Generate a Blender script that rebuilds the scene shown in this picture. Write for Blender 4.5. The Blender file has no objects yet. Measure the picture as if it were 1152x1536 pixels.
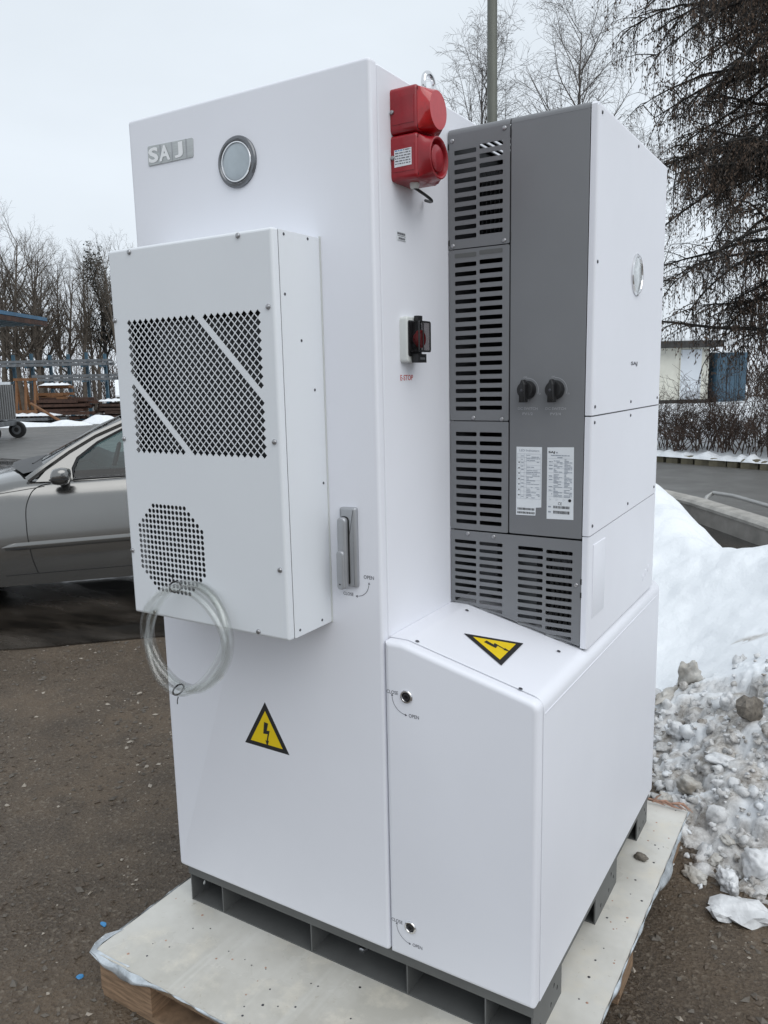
import bpy, bmesh, math, random
import numpy as np
from mathutils import Vector, Matrix, noise as mnoise
from mathutils.geometry import delaunay_2d_cdt

S = bpy.context.scene
COL = S.collection
rad = math.radians

# ------------------------------------------------------------------ camera
cam_data = bpy.data.cameras.new('camera')
cam = bpy.data.objects.new('camera', cam_data)
COL.objects.link(cam)
R_ = Vector((0.85331307, 0.5209679, -0.02119553))
U_ = Vector((-0.06998257, 0.15472111, 0.98547644))
F_ = Vector((-0.51668099, 0.83943661, -0.16848422))
m = Matrix((R_, U_, -F_)).transposed().to_4x4()
m.translation = Vector((1.6995, -1.5276, 1.7219))
cam.matrix_world = m
cam_data.sensor_fit = 'VERTICAL'
cam_data.sensor_height = 36.0
cam_data.lens = 1179.86 / 1536 * 36.0
cam_data.clip_start = 0.05
cam_data.clip_end = 1500
S.camera = cam

# ------------------------------------------------------------------ sky (overcast) and a soft sun behind the cloud
SUN_EL, SUN_AZ = rad(53), rad(114)          # azimuth from +Y towards +X
w = bpy.data.worlds.new('World'); S.world = w; w.use_nodes = True
nt = w.node_tree; nt.nodes.clear()
sky = nt.nodes.new('ShaderNodeTexSky'); sky.sky_type = 'NISHITA'; sky.sun_disc = False
sky.sun_elevation = SUN_EL; sky.sun_rotation = SUN_AZ
sky.air_density = 1.0; sky.dust_density = 4.0; sky.ozone_density = 1.0
hs = nt.nodes.new('ShaderNodeHueSaturation'); hs.inputs['Saturation'].default_value = 0.25
mixc = nt.nodes.new('ShaderNodeMix'); mixc.data_type = 'RGBA'
mixc.inputs[0].default_value = 0.85
mixc.inputs[7].default_value = (9.3, 10.15, 11.0, 1)      # even cloud deck
bg = nt.nodes.new('ShaderNodeBackground'); bg.inputs['Strength'].default_value = 0.09
wo = nt.nodes.new('ShaderNodeOutputWorld')
nt.links.new(sky.outputs[0], hs.inputs['Color']); nt.links.new(hs.outputs[0], mixc.inputs[6])
wtc = nt.nodes.new('ShaderNodeTexCoord'); wmp = nt.nodes.new('ShaderNodeMapping'); wmp.inputs['Scale'].default_value = (1.2, 1.2, 3.0)
wn = nt.nodes.new('ShaderNodeTexNoise'); wn.inputs['Scale'].default_value = 1.6; wn.inputs['Detail'].default_value = 5; wn.inputs['Roughness'].default_value = .5
wr = nt.nodes.new('ShaderNodeMapRange'); wr.inputs[1].default_value = .3; wr.inputs[2].default_value = .7; wr.inputs[3].default_value = .94; wr.inputs[4].default_value = 1.06
wmul = nt.nodes.new('ShaderNodeMix'); wmul.data_type = 'RGBA'; wmul.blend_type = 'MULTIPLY'; wmul.inputs[0].default_value = 1
nt.links.new(wtc.outputs['Generated'], wmp.inputs[0]); nt.links.new(wmp.outputs[0], wn.inputs['Vector']); nt.links.new(wn.outputs[0], wr.inputs[0])
nt.links.new(mixc.outputs[2], wmul.inputs[6]); nt.links.new(wr.outputs[0], wmul.inputs[7])
nt.links.new(wmul.outputs[2], bg.inputs[0]); nt.links.new(bg.outputs[0], wo.inputs[0])
sl = bpy.data.lights.new('sun', 'SUN'); sl.energy = 1.2; sl.angle = rad(60); sl.color = (1, 0.99, 0.97)
sun = bpy.data.objects.new('sun', sl); COL.objects.link(sun)
sd_ = Vector((math.sin(SUN_AZ) * math.cos(SUN_EL), math.cos(SUN_AZ) * math.cos(SUN_EL), math.sin(SUN_EL)))
sun.rotation_euler = sd_.to_track_quat('Z', 'Y').to_euler()
vs = S.view_settings
vs.view_transform = 'Standard'; vs.look = 'None'; vs.exposure = 0.08; vs.gamma = 1.0; vs.use_curve_mapping = False
S.cycles.use_denoising = True
S.cycles.max_bounces = 8
S.cycles.transparent_max_bounces = 16

# ------------------------------------------------------------------ materials
MATS = {}
def mat(name, col, rough=0.5, metal=0.0, var=0.0, vscale=5.0, bump=0.0, bscale=50.0, col2=None, spec=0.5,
        rvar=0.0, coat=0.0, stretch=None, detail=6.0, ramp=(0.35, 0.65), dist=0.01):
    m = bpy.data.materials.new(name); m.use_nodes = True
    nt = m.node_tree; b = nt.nodes['Principled BSDF']
    b.inputs['Base Color'].default_value = (*col, 1)
    b.inputs['Roughness'].default_value = rough
    b.inputs['Metallic'].default_value = metal
    b.inputs['Specular IOR Level'].default_value = spec
    b.inputs['Coat Weight'].default_value = coat
    b.inputs['Coat Roughness'].default_value = 0.08
    tc = nt.nodes.new('ShaderNodeTexCoord'); vec = tc.outputs['Object']
    if stretch:
        mp = nt.nodes.new('ShaderNodeMapping'); mp.inputs['Scale'].default_value = stretch
        nt.links.new(vec, mp.inputs[0]); vec = mp.outputs[0]
    if var or rvar or col2:
        n = nt.nodes.new('ShaderNodeTexNoise'); n.inputs['Scale'].default_value = vscale
        n.inputs['Detail'].default_value = detail; n.inputs['Roughness'].default_value = 0.6
        nt.links.new(vec, n.inputs['Vector'])
        cr = nt.nodes.new('ShaderNodeMapRange'); cr.inputs[1].default_value = ramp[0]; cr.inputs[2].default_value = ramp[1]
        nt.links.new(n.outputs['Fac'], cr.inputs[0])
        if col2 or var:
            c2 = col2 if col2 else tuple(max(0, c * (1 - var)) for c in col)
            mx = nt.nodes.new('ShaderNodeMix'); mx.data_type = 'RGBA'
            mx.inputs[6].default_value = (*col, 1); mx.inputs[7].default_value = (*c2, 1)
            nt.links.new(cr.outputs[0], mx.inputs[0]); nt.links.new(mx.outputs[2], b.inputs['Base Color'])
        if rvar:
            mr = nt.nodes.new('ShaderNodeMapRange'); mr.inputs[3].default_value = rough; mr.inputs[4].default_value = rough + rvar
            nt.links.new(cr.outputs[0], mr.inputs[0]); nt.links.new(mr.outputs[0], b.inputs['Roughness'])
    if bump:
        n2 = nt.nodes.new('ShaderNodeTexNoise'); n2.inputs['Scale'].default_value = bscale; n2.inputs['Detail'].default_value = 5
        nt.links.new(vec, n2.inputs['Vector'])
        bp = nt.nodes.new('ShaderNodeBump'); bp.inputs['Strength'].default_value = bump; bp.inputs['Distance'].default_value = dist
        nt.links.new(n2.outputs['Fac'], bp.inputs['Height']); nt.links.new(bp.outputs[0], b.inputs['Normal'])
    MATS[name] = m
    return m

def glass(name, tint, rough=0.02, ior=1.45, facing=None):
    m = bpy.data.materials.new(name); m.use_nodes = True
    nt = m.node_tree; nt.nodes.clear()
    o = nt.nodes.new('ShaderNodeOutputMaterial'); t = nt.nodes.new('ShaderNodeBsdfTransparent'); g = nt.nodes.new('ShaderNodeBsdfGlossy')
    f = nt.nodes.new('ShaderNodeFresnel'); mx = nt.nodes.new('ShaderNodeMixShader')
    t.inputs[0].default_value = (*tint, 1); g.inputs['Roughness'].default_value = rough; f.inputs['IOR'].default_value = ior
    if facing:
        lw = nt.nodes.new('ShaderNodeLayerWeight'); lw.inputs['Blend'].default_value = .3
        mr = nt.nodes.new('ShaderNodeMapRange'); mr.inputs[1].default_value = .15; mr.inputs[2].default_value = 1; mr.inputs[3].default_value = facing[0]; mr.inputs[4].default_value = facing[1]
        nt.links.new(lw.outputs['Facing'], mr.inputs[0]); nt.links.new(mr.outputs[0], mx.inputs[0])
    else: nt.links.new(f.outputs[0], mx.inputs[0])
    nt.links.new(t.outputs[0], mx.inputs[1]); nt.links.new(g.outputs[0], mx.inputs[2])
    nt.links.new(mx.outputs[0], o.inputs[0])
    return m

WHITE = mat('white_powder_coat', (0.785, 0.797, 0.85), 0.42, var=0.035, vscale=1.7, bump=0.03, bscale=900, rvar=0.06, dist=0.001)
def wavy(m_, sc=2.2, dist=.0016):
    nt = m_.node_tree; bp = [n for n in nt.nodes if n.type == 'BUMP'][0]; tc = [n for n in nt.nodes if n.type == 'TEX_COORD'][0]
    n = nt.nodes.new('ShaderNodeTexNoise'); n.inputs['Scale'].default_value = sc; n.inputs['Detail'].default_value = 1
    b2 = nt.nodes.new('ShaderNodeBump'); b2.inputs['Strength'].default_value = .6; b2.inputs['Distance'].default_value = dist
    nt.links.new(tc.outputs['Object'], n.inputs['Vector']); nt.links.new(n.outputs[0], b2.inputs['Height']); nt.links.new(b2.outputs[0], bp.inputs['Normal'])
wavy(WHITE)
WHITE2 = mat('cooler_white_coat', (0.755, 0.782, 0.815), 0.45, var=0.03, vscale=2.3, bump=0.03, bscale=900, rvar=0.06, dist=0.001)
GREY = mat('grey_powder_coat', (0.185, 0.19, 0.2), 0.42, var=0.06, vscale=3, bump=0.05, bscale=900, rvar=0.08, dist=0.001)
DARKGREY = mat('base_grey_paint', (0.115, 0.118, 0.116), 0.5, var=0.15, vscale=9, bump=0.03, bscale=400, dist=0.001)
BLACKIN = mat('dark_interior', (0.012, 0.013, 0.016), 0.6)
FIN = mat('black_condenser_fins', (0.012, 0.015, 0.02), 0.35, var=0.5, vscale=30, stretch=(1, 1, 30))
INNER = mat('grey_inner_sheet', (0.07, 0.073, 0.08), 0.5, var=0.2, vscale=8)
STEEL = mat('zinc_steel', (0.42, 0.42, 0.43), 0.3, metal=0.9, var=0.2, vscale=60)
DKSTEEL = mat('dark_screw_steel', (0.09, 0.09, 0.1), 0.35, metal=0.8)
CHROME = mat('chromed_metal', (0.7, 0.7, 0.71), 0.12, metal=1.0)
HANDLE = mat('satin_zinc_handle', (0.42, 0.43, 0.45), 0.38, metal=0.55, var=0.08, vscale=20)
BLACK = mat('black_plastic', (0.012, 0.012, 0.013), 0.4, var=0.3, vscale=30)
INK = mat('grey_print_ink', (0.12, 0.12, 0.14), 0.6)
INKD = mat('black_print_ink', (0.015, 0.015, 0.017), 0.6)
INKL = mat('pale_print_ink', (0.42, 0.43, 0.45), 0.6)
INKM = mat('label_print_ink', (0.3, 0.33, 0.38), 0.6)
REDINK = mat('red_print_ink', (0.5, 0.04, 0.03), 0.6)
YELLOW = mat('warning_yellow', (0.78, 0.56, 0.01), 0.4, var=0.05, vscale=10)
PAPER = mat('label_paper', (0.74, 0.77, 0.8), 0.45, var=0.04, vscale=30)
PLATE = mat('brushed_nameplate', (0.5, 0.52, 0.52), 0.35, metal=0.4, var=0.15, vscale=25, stretch=(1, 1, 12))
LETTER = mat('white_letter', (0.85, 0.86, 0.87), 0.3)
RED = mat('siren_red', (0.31, 0.005, 0.013), 0.33, var=0.2, vscale=30, coat=0.2)
REDLENS = mat('red_beacon_lens', (0.52, 0.006, 0.010), 0.12, coat=0.6, var=0.3, vscale=40)
REDDOME = mat('pale_red_lens_face', (0.55, 0.05, 0.06), 0.3, var=0.1, vscale=60)
BUTTON = mat('red_button', (0.45, 0.01, 0.015), 0.3)
LAMPGLASS = mat('lamp_lens', (0.40, 0.46, 0.50), 0.06, coat=1.0, var=0.25, vscale=9)
LAMPWHITE = mat('ribbed_lamp_lens', (0.62, 0.66, 0.68), 0.1, coat=1.0, var=0.4, vscale=60)
IVORY = mat('pale_grey_plastic', (0.62, 0.64, 0.62), 0.4)
RINGM = mat('grey_lamp_ring', (.16, .165, .175), .25, metal=.6)
SMOKE = glass('smoked_cover', (0.5, 0.48, 0.48), 0.05, 1.3)
CLEAR = glass('clear_hose', (0.975, 0.98, 0.975), 0.12, 1.4, (0.05, 0.5))
CARGLASS = glass('car_glass', (0.58, 0.72, 0.72), 0.01, 1.5)
def ply_mat():
    m = bpy.data.materials.new('scuffed_plywood_sheet'); m.use_nodes = True; nt = m.node_tree; b = nt.nodes['Principled BSDF']; tc = nt.nodes.new('ShaderNodeTexCoord')
    def nz(sc, det, stretch=(1, 1, 1), rot=0):
        mp = nt.nodes.new('ShaderNodeMapping'); mp.inputs['Scale'].default_value = stretch; mp.inputs['Rotation'].default_value = (0, 0, rot); n = nt.nodes.new('ShaderNodeTexNoise'); n.inputs['Scale'].default_value = sc; n.inputs['Detail'].default_value = det; n.inputs['Roughness'].default_value = .65
        nt.links.new(tc.outputs['Object'], mp.inputs[0]); nt.links.new(mp.outputs[0], n.inputs['Vector']); return n.outputs[0]
    def rg_(src, a, c, lo, hi):
        r = nt.nodes.new('ShaderNodeMapRange'); r.inputs[1].default_value = a; r.inputs[2].default_value = c; r.inputs[3].default_value = lo; r.inputs[4].default_value = hi; nt.links.new(src, r.inputs[0]); return r.outputs[0]
    def mx(f, a, c):
        k = nt.nodes.new('ShaderNodeMix'); k.data_type = 'RGBA'; nt.links.new(f, k.inputs[0])
        for i_, v in ((6, a), (7, c)):
            if isinstance(v, tuple): k.inputs[i_].default_value = (*v, 1)
            else: nt.links.new(v, k.inputs[i_])
        return k.outputs[2]
    big = nz(2.1, 5); mid = nz(9, 6); scr = nz(16, 3, (1, .05, 1), rad(-38)); sp = nz(60, 4)
    c = mx(rg_(big, .36, .66, 0, 1), (.63, .62, .58), (.44, .425, .38))
    c = mx(rg_(mid, .5, .7, 0, .7), c, (.66, .62, .53)); c = mx(rg_(scr, .60, .70, 0, .22), c, (.70, .70, .67)); c = mx(rg_(sp, .66, .74, 0, .6), c, (.33, .28, .21))
    nt.links.new(c, b.inputs['Base Color']); nt.links.new(rg_(big, .38, .6, .5, .2), b.inputs['Roughness'])
    bp = nt.nodes.new('ShaderNodeBump'); bp.inputs['Strength'].default_value = .25; bp.inputs['Distance'].default_value = .003; nt.links.new(scr, bp.inputs['Height']); nt.links.new(bp.outputs[0], b.inputs['Normal'])
    return m
PLY = ply_mat()
PLYEDGE = mat('plywood_edge', (0.28, 0.2, 0.13), 0.7, var=0.5, vscale=30, stretch=(1, 1, 14))
WOOD = mat('pallet_wood', (0.36, 0.235, 0.145), 0.75, var=0.5, vscale=14, bump=0.3, bscale=60, stretch=(1.0, 1.0, 9), dist=0.004)
WOODX = mat('splintered_wood', (0.5, 0.3, 0.22), 0.75, var=0.4, vscale=40, stretch=(1, 8, 8))
FILM = mat('silver_film', (0.66, 0.71, 0.75), 0.16, metal=0.45, var=0.5, vscale=18, bump=0.35, bscale=40, dist=0.006)
BLUE = mat('blue_scrap_plastic', (0.05, 0.24, 0.5), 0.4)
STONE = mat('grey_pebble', (0.2, 0.175, 0.145), 0.6, var=0.5, vscale=60, bump=0.4, bscale=120)
ICE = mat('dirty_ice', (0.55, 0.54, 0.51), 0.35, col2=(0.28, 0.25, 0.21), vscale=9, bump=0.5, bscale=60, dist=0.01)
ICEW = mat('clean_ice', (0.76, 0.77, 0.78), 0.3, var=0.35, vscale=12, bump=0.4, bscale=50, dist=0.008)
PEB1 = mat('gravel_grey', (0.105, 0.09, 0.073), 0.6)
PEB2 = mat('gravel_brown', (0.085, 0.063, 0.044), 0.6)
PEB3 = mat('gravel_pale', (0.34, 0.3, 0.25), 0.6)

# ------------------------------------------------------------------ mesh builder
class MB:
    def __init__(s): s.v = []; s.f = []; s.m = []
    def add(s, vs, fs, mi=0):
        o = len(s.v); s.v += [tuple(p) for p in vs]
        for f in fs: s.f.append(tuple(o + i for i in f)); s.m.append(mi)
    def box(s, x0, x1, y0, y1, z0, z1, mi=0):
        s.add([(x0, y0, z0), (x1, y0, z0), (x1, y1, z0), (x0, y1, z0), (x0, y0, z1), (x1, y0, z1), (x1, y1, z1), (x0, y1, z1)],
              [(0, 3, 2, 1), (4, 5, 6, 7), (0, 1, 5, 4), (1, 2, 6, 5), (2, 3, 7, 6), (3, 0, 4, 7)], mi)
    def loft(s, loops, mi=0, cap0=True, cap1=True, mcap=None):
        n = len(loops[0]); vs = [p for l in loops for p in l]; fs = []
        for k in range(len(loops) - 1):
            for i in range(n):
                j = (i + 1) % n
                fs.append((k * n + i, k * n + j, (k + 1) * n + j, (k + 1) * n + i))
        s.add(vs, fs, mi)
        o = len(s.v) - len(vs)
        if cap0: s.f.append(tuple(o + i for i in range(n))[::-1]); s.m.append(mi)
        if cap1: s.f.append(tuple(o + (len(loops) - 1) * n + i for i in range(n))); s.m.append(mi if mcap is None else mcap)
    def tube(s, pts, r, n=8, mi=0, closed=False, caps=True):
        pts = [Vector(p) for p in pts]; N = len(pts); loops = []
        rs = r if isinstance(r, (list, tuple)) else [r] * N
        ref = None
        for i, p in enumerate(pts):
            a = pts[(i - 1) % N] if (closed or i > 0) else p
            b = pts[(i + 1) % N] if (closed or i < N - 1) else p
            d = (b - a).normalized()
            if ref is None:
                ref = d.cross(Vector((0, 0, 1)));
                if ref.length < 1e-3: ref = d.cross(Vector((1, 0, 0)))
            ref = (ref - d * ref.dot(d)).normalized(); q = d.cross(ref)
            loops.append([p + (ref * math.cos(t) + q * math.sin(t)) * rs[i] for t in [2 * math.pi * k / n for k in range(n)]])
        if closed: loops.append(loops[0])
        s.loft(loops, mi, caps and not closed, caps and not closed)
    def lathe(s, prof, frame, cu, cv, n=20, mi=0, cap0=False, cap1=True, mcap=None):
        """prof = [(radius, w)...] about the frame's w axis at (cu, cv)"""
        s.loft([[frame(cu + r * math.cos(2 * math.pi * k / n), cv + r * math.sin(2 * math.pi * k / n), w_) for k in range(n)] for r, w_ in prof], mi, cap0, cap1, mcap)
    def plate(s, outer, holes, w0, w1, frame, mi=0, mside=None):
        if mside is None: mside = mi
        loops = [outer] + list(holes); co = []; ed = []
        for l in loops:
            o = len(co); n = len(l); co += [Vector(p) for p in l]; ed += [(o + i, o + (i + 1) % n) for i in range(n)]
        vo, eo, fo, ov, oe, of = delaunay_2d_cdt(co, ed, [], 1, 1e-7)
        lid = [];
        for li, l in enumerate(loops): lid += [li] * len(l)
        vl = [{lid[i] for i in o_} for o_ in ov]
        keep = []
        for f in fo:
            common = vl[f[0]] & vl[f[1]] & vl[f[2]]
            if not any(c > 0 for c in common): keep.append(f)      # faces spanning one hole's own corners fill that hole
        fo = keep
        s.add([frame(p[0], p[1], w1) for p in vo], [tuple(f) for f in fo], mi)
        s.add([frame(p[0], p[1], w0) for p in vo], [tuple(f)[::-1] for f in fo], mi)
        for l in loops:
            n = len(l)
            s.add([frame(p[0], p[1], w1) for p in l] + [frame(p[0], p[1], w0) for p in l],
                  [(i, (i + 1) % n, n + (i + 1) % n, n + i) for i in range(n)], mside)
    def sheet(s, pts, w_, frame, mi=0):
        s.add([frame(p[0], p[1], w_) for p in pts], [tuple(range(len(pts)))], mi)
    def build(s, name, mats, parent=None, smooth=35, fix=True, loc=None):
        me = bpy.data.meshes.new(name); me.from_pydata(s.v, [], s.f)
        if not isinstance(mats, (list, tuple)): mats = [mats]
        for mm in mats: me.materials.append(mm)
        me.polygons.foreach_set('material_index', s.m)
        if fix:
            bm = bmesh.new(); bm.from_mesh(me)
            bmesh.ops.remove_doubles(bm, verts=bm.verts, dist=1e-5)
            bmesh.ops.recalc_face_normals(bm, faces=bm.faces)
            bm.to_mesh(me); bm.free()
        if smooth:
            me.polygons.foreach_set('use_smooth', [True] * len(me.polygons)); me.set_sharp_from_angle(angle=rad(smooth))
        me.update()
        o = bpy.data.objects.new(name, me); COL.objects.link(o)
        if parent is not None: o.parent = parent
        if loc is not None: o.location = loc
        return o

def FR(y0): return lambda u, v, w_: (u, y0 - w_, v)        # faces -Y
def RT(x0): return lambda u, v, w_: (x0 + w_, u, v)        # faces +X
def TP(z0): return lambda u, v, w_: (u, v, z0 + w_)        # faces up

def rrect(u0, u1, v0, v1, r, n=4):
    pts = []
    for cx, cy, a in ((u1 - r, v0 + r, -90), (u1 - r, v1 - r, 0), (u0 + r, v1 - r, 90), (u0 + r, v0 + r, 180)):
        for k in range(n + 1):
            t = rad(a + 90 * k / n); pts.append((cx + r * math.cos(t), cy + r * math.sin(t)))
    return pts
def round_poly(P, rads, n=5):
    out = []; N = len(P)
    for i in range(N):
        p, a, b = Vector(P[i]), Vector(P[i - 1]), Vector(P[(i + 1) % N]); r = rads[i]
        if r <= 0: out.append(tuple(p)); continue
        d1 = (a - p).normalized(); d2 = (b - p).normalized(); ang = d1.angle(d2)
        L = min(r / math.tan(ang / 2), (a - p).length * .48, (b - p).length * .48)
        for k in range(n + 1):
            t = k / n; q = p + d1 * L * (1 - t) ** 2 + d2 * L * t ** 2
            out.append((q.x, q.y))
    return out
def inset(P, d):
    N = len(P); out = []
    area = sum(P[i][0] * P[(i + 1) % N][1] - P[(i + 1) % N][0] * P[i][1] for i in range(N)); sg = 1 if area > 0 else -1
    for i in range(N):
        a, p, b = Vector(P[i - 1]), Vector(P[i]), Vector(P[(i + 1) % N])
        e1 = (p - a).normalized(); e2 = (b - p).normalized()
        n1 = Vector((-e1.y, e1.x)) * sg; n2 = Vector((-e2.y, e2.x)) * sg
        nn = (n1 + n2)
        q = p + nn / max(nn.dot(nn) / 2, 0.3) * d
        out.append((q.x, q.y))
    return out
def pan(mb, P, w0, w1, rb, frame, mi=0, n=4):
    """solid plate with outline P whose front edge is rounded by rb"""
    loops = [[frame(p[0], p[1], w0) for p in P]]
    for k in range(n + 1):
        t = rad(90 * k / n); Q = inset(P, rb * (1 - math.cos(t)))
        loops.append([frame(p[0], p[1], w1 - rb + rb * math.sin(t)) for p in Q])
    mb.loft(loops, mi)

def pan2(mb, P, rads, w0, w1, rb, frame, mi=0, n=4, nc=6):
    loops = [[frame(p[0], p[1], w0) for p in round_poly(P, rads, nc)]]
    for k in range(n + 1):
        t = rad(90 * k / n); d = rb * (1 - math.cos(t)); Q = round_poly(inset(P, d), [max(r_ - d * .8, .0006) for r_ in rads], nc)
        loops.append([frame(p[0], p[1], w1 - rb + rb * math.sin(t)) for p in Q])
    mb.loft(loops, mi)

_tc = {}
def text_geo(s, off=0.0):
    if (s, off) in _tc: return _tc[(s, off)]
    c = bpy.data.curves.new('t', 'FONT'); c.body = s; c.offset = off; c.resolution_u = 3
    o = bpy.data.objects.new('t', c); COL.objects.link(o)
    dg = bpy.context.evaluated_depsgraph_get(); dg.update()
    me = bpy.data.meshes.new_from_object(o.evaluated_get(dg))
    vs = [(v.co.x, v.co.y) for v in me.vertices]; fs = [tuple(p.vertices) for p in me.polygons]
    bpy.data.objects.remove(o); bpy.data.curves.remove(c); bpy.data.meshes.remove(me)
    x0 = min(v[0] for v in vs); x1 = max(v[0] for v in vs); y0 = min(v[1] for v in vs); y1 = max(v[1] for v in vs)
    _tc[(s, off)] = ([((x - x0) / (x1 - x0), (y - y0) / (y1 - y0)) for x, y in vs], fs)
    return _tc[(s, off)]
def text(mb, s, u0, u1, v0, v1, w_, frame, mi=0, off=0.0):
    vs, fs = text_geo(s, off)
    mb.add([frame(u0 + a * (u1 - u0), v0 + b * (v1 - v0), w_) for a, b in vs], fs, mi)

def tag(o, label=None, cat=None, group=None, kind=None):
    if label: o['label'] = label
    if cat: o['category'] = cat
    if group: o['group'] = group
    if kind: o['kind'] = kind
    return o
def thing(name, label, cat, loc=(0, 0, 0), rz=0, group=None):
    o = bpy.data.objects.new(name, None); COL.objects.link(o); o.empty_display_size = 0.1
    o.location = loc; o.rotation_euler = (0, 0, rz)
    return tag(o, label, cat, group)
def copy_tree(o, parent=None):
    c = o.copy(); COL.objects.link(c); c.parent = parent
    for ch in list(o.children): copy_tree(ch, c)
    return c
def place(me_obj, name, parent, loc, rot=(0, 0, 0), scale=(1, 1, 1)):
    o = bpy.data.objects.new(name, me_obj.data); COL.objects.link(o); o.parent = parent
    o.location = loc; o.rotation_euler = rot; o.scale = scale
    return o

# =================================================================== ground
def ground_mat():
    m = bpy.data.materials.new('wet_gravel_ground'); m.use_nodes = True; nt = m.node_tree; b = nt.nodes['Principled BSDF']
    tc = nt.nodes.new('ShaderNodeTexCoord')
    def nz(sc, det=6, ro=.6):
        n = nt.nodes.new('ShaderNodeTexNoise'); n.inputs['Scale'].default_value = sc; n.inputs['Detail'].default_value = det; n.inputs['Roughness'].default_value = ro
        nt.links.new(tc.outputs['Object'], n.inputs['Vector']); return n
    def rampf(src, a, b_, c, d):
        r = nt.nodes.new('ShaderNodeMapRange'); r.inputs[1].default_value = a; r.inputs[2].default_value = b_; r.inputs[3].default_value = c; r.inputs[4].default_value = d
        nt.links.new(src, r.inputs[0]); return r.outputs[0]
    def mixc(f, a, b_):
        mx = nt.nodes.new('ShaderNodeMix'); mx.data_type = 'RGBA'
        nt.links.new(f, mx.inputs[0])
        for k, c in ((6, a), (7, b_)):
            if isinstance(c, tuple): mx.inputs[k].default_value = (*c, 1)
            else: nt.links.new(c, mx.inputs[k])
        return mx.outputs[2]
    big = nz(0.75, 7); mid = nz(5); fine = nz(70, 8, .75)
    vor = nt.nodes.new('ShaderNodeTexVoronoi'); vor.inputs['Scale'].default_value = 95; vor.feature = 'F1'; vor.inputs['Randomness'].default_value = 1
    nt.links.new(tc.outputs['Object'], vor.inputs['Vector'])
    c = mixc(rampf(big.outputs[0], .4, .62, 0, 1), (0.050, 0.035, 0.022), (0.125, 0.089, 0.057))
    c = mixc(rampf(mid.outputs[0], .42, .66, 0, .8), c, (0.056, 0.041, 0.028))
    c = mixc(rampf(fine.outputs[0], .45, .72, 0, .75), c, (0.18, 0.138, 0.096))
    # single stones: voronoi cells coloured at random
    sep = nt.nodes.new('ShaderNodeSeparateColor'); nt.links.new(vor.outputs['Color'], sep.inputs[0])
    st = rampf(sep.outputs[0], .86, .98, 0, .7)
    c = mixc(st, c, (0.2, 0.165, 0.125))
    nt.links.new(c, b.inputs['Base Color'])
    nt.links.new(rampf(big.outputs[0], .42, .6, .24, .60), b.inputs['Roughness'])
    bp = nt.nodes.new('ShaderNodeBump'); bp.inputs['Strength'].default_value = .7; bp.inputs['Distance'].default_value = .008
    nt.links.new(vor.outputs['Distance'], bp.inputs['Height'])
    bp2 = nt.nodes.new('ShaderNodeBump'); bp2.inputs['Strength'].default_value = .8; bp2.inputs['Distance'].default_value = .012
    nt.links.new(fine.outputs[0], bp2.inputs['Height']); nt.links.new(bp.outputs[0], bp2.inputs['Normal']); nt.links.new(bp2.outputs[0], b.inputs['Normal'])
    return m
def asphalt_mat():
    m = bpy.data.materials.new('wet_asphalt'); m.use_nodes = True; nt = m.node_tree; b = nt.nodes['Principled BSDF']
    tc = nt.nodes.new('ShaderNodeTexCoord'); mp = nt.nodes.new('ShaderNodeMapping')
    mp.inputs['Rotation'].default_value = (0, 0, rad(-33)); mp.inputs['Scale'].default_value = (0.35, 1.2, 1)
    nt.links.new(tc.outputs['Object'], mp.inputs[0])
    n = nt.nodes.new('ShaderNodeTexNoise'); n.inputs['Scale'].default_value = .9; n.inputs['Detail'].default_value = 8; n.inputs['Roughness'].default_value = .66
    nt.links.new(mp.outputs[0], n.inputs['Vector'])
    f = nt.nodes.new('ShaderNodeTexNoise'); f.inputs['Scale'].default_value = 120; f.inputs['Detail'].default_value = 4
    nt.links.new(tc.outputs['Object'], f.inputs['Vector'])
    r = nt.nodes.new('ShaderNodeMapRange'); r.inputs[1].default_value = .44; r.inputs[2].default_value = .56; r.inputs[3].default_value = .03; r.inputs[4].default_value = .30
    nt.links.new(n.outputs[0], r.inputs[0]); nt.links.new(r.outputs[0], b.inputs['Roughness'])
    mx = nt.nodes.new('ShaderNodeMix'); mx.data_type = 'RGBA'; mx.inputs[6].default_value = (0.011, 0.0095, 0.008, 1); mx.inputs[7].default_value = (0.055, 0.045, 0.036, 1)
    rc = nt.nodes.new('ShaderNodeMapRange'); rc.inputs[1].default_value = .42; rc.inputs[2].default_value = .6; nt.links.new(n.outputs[0], rc.inputs[0]); nt.links.new(rc.outputs[0], mx.inputs[0]); nt.links.new(mx.outputs[2], b.inputs['Base Color'])
    bp = nt.nodes.new('ShaderNodeBump'); bp.inputs['Distance'].default_value = .003
    rb = nt.nodes.new('ShaderNodeMapRange'); rb.inputs[1].default_value = .44; rb.inputs[2].default_value = .56; rb.inputs[3].default_value = .03; rb.inputs[4].default_value = .5
    nt.links.new(n.outputs[0], rb.inputs[0]); nt.links.new(rb.outputs[0], bp.inputs['Strength'])
    nt.links.new(f.outputs[0], bp.inputs['Height']); nt.links.new(bp.outputs[0], b.inputs['Normal'])
    return m
GROUND = ground_mat(); ASPHALT = asphalt_mat()

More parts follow.
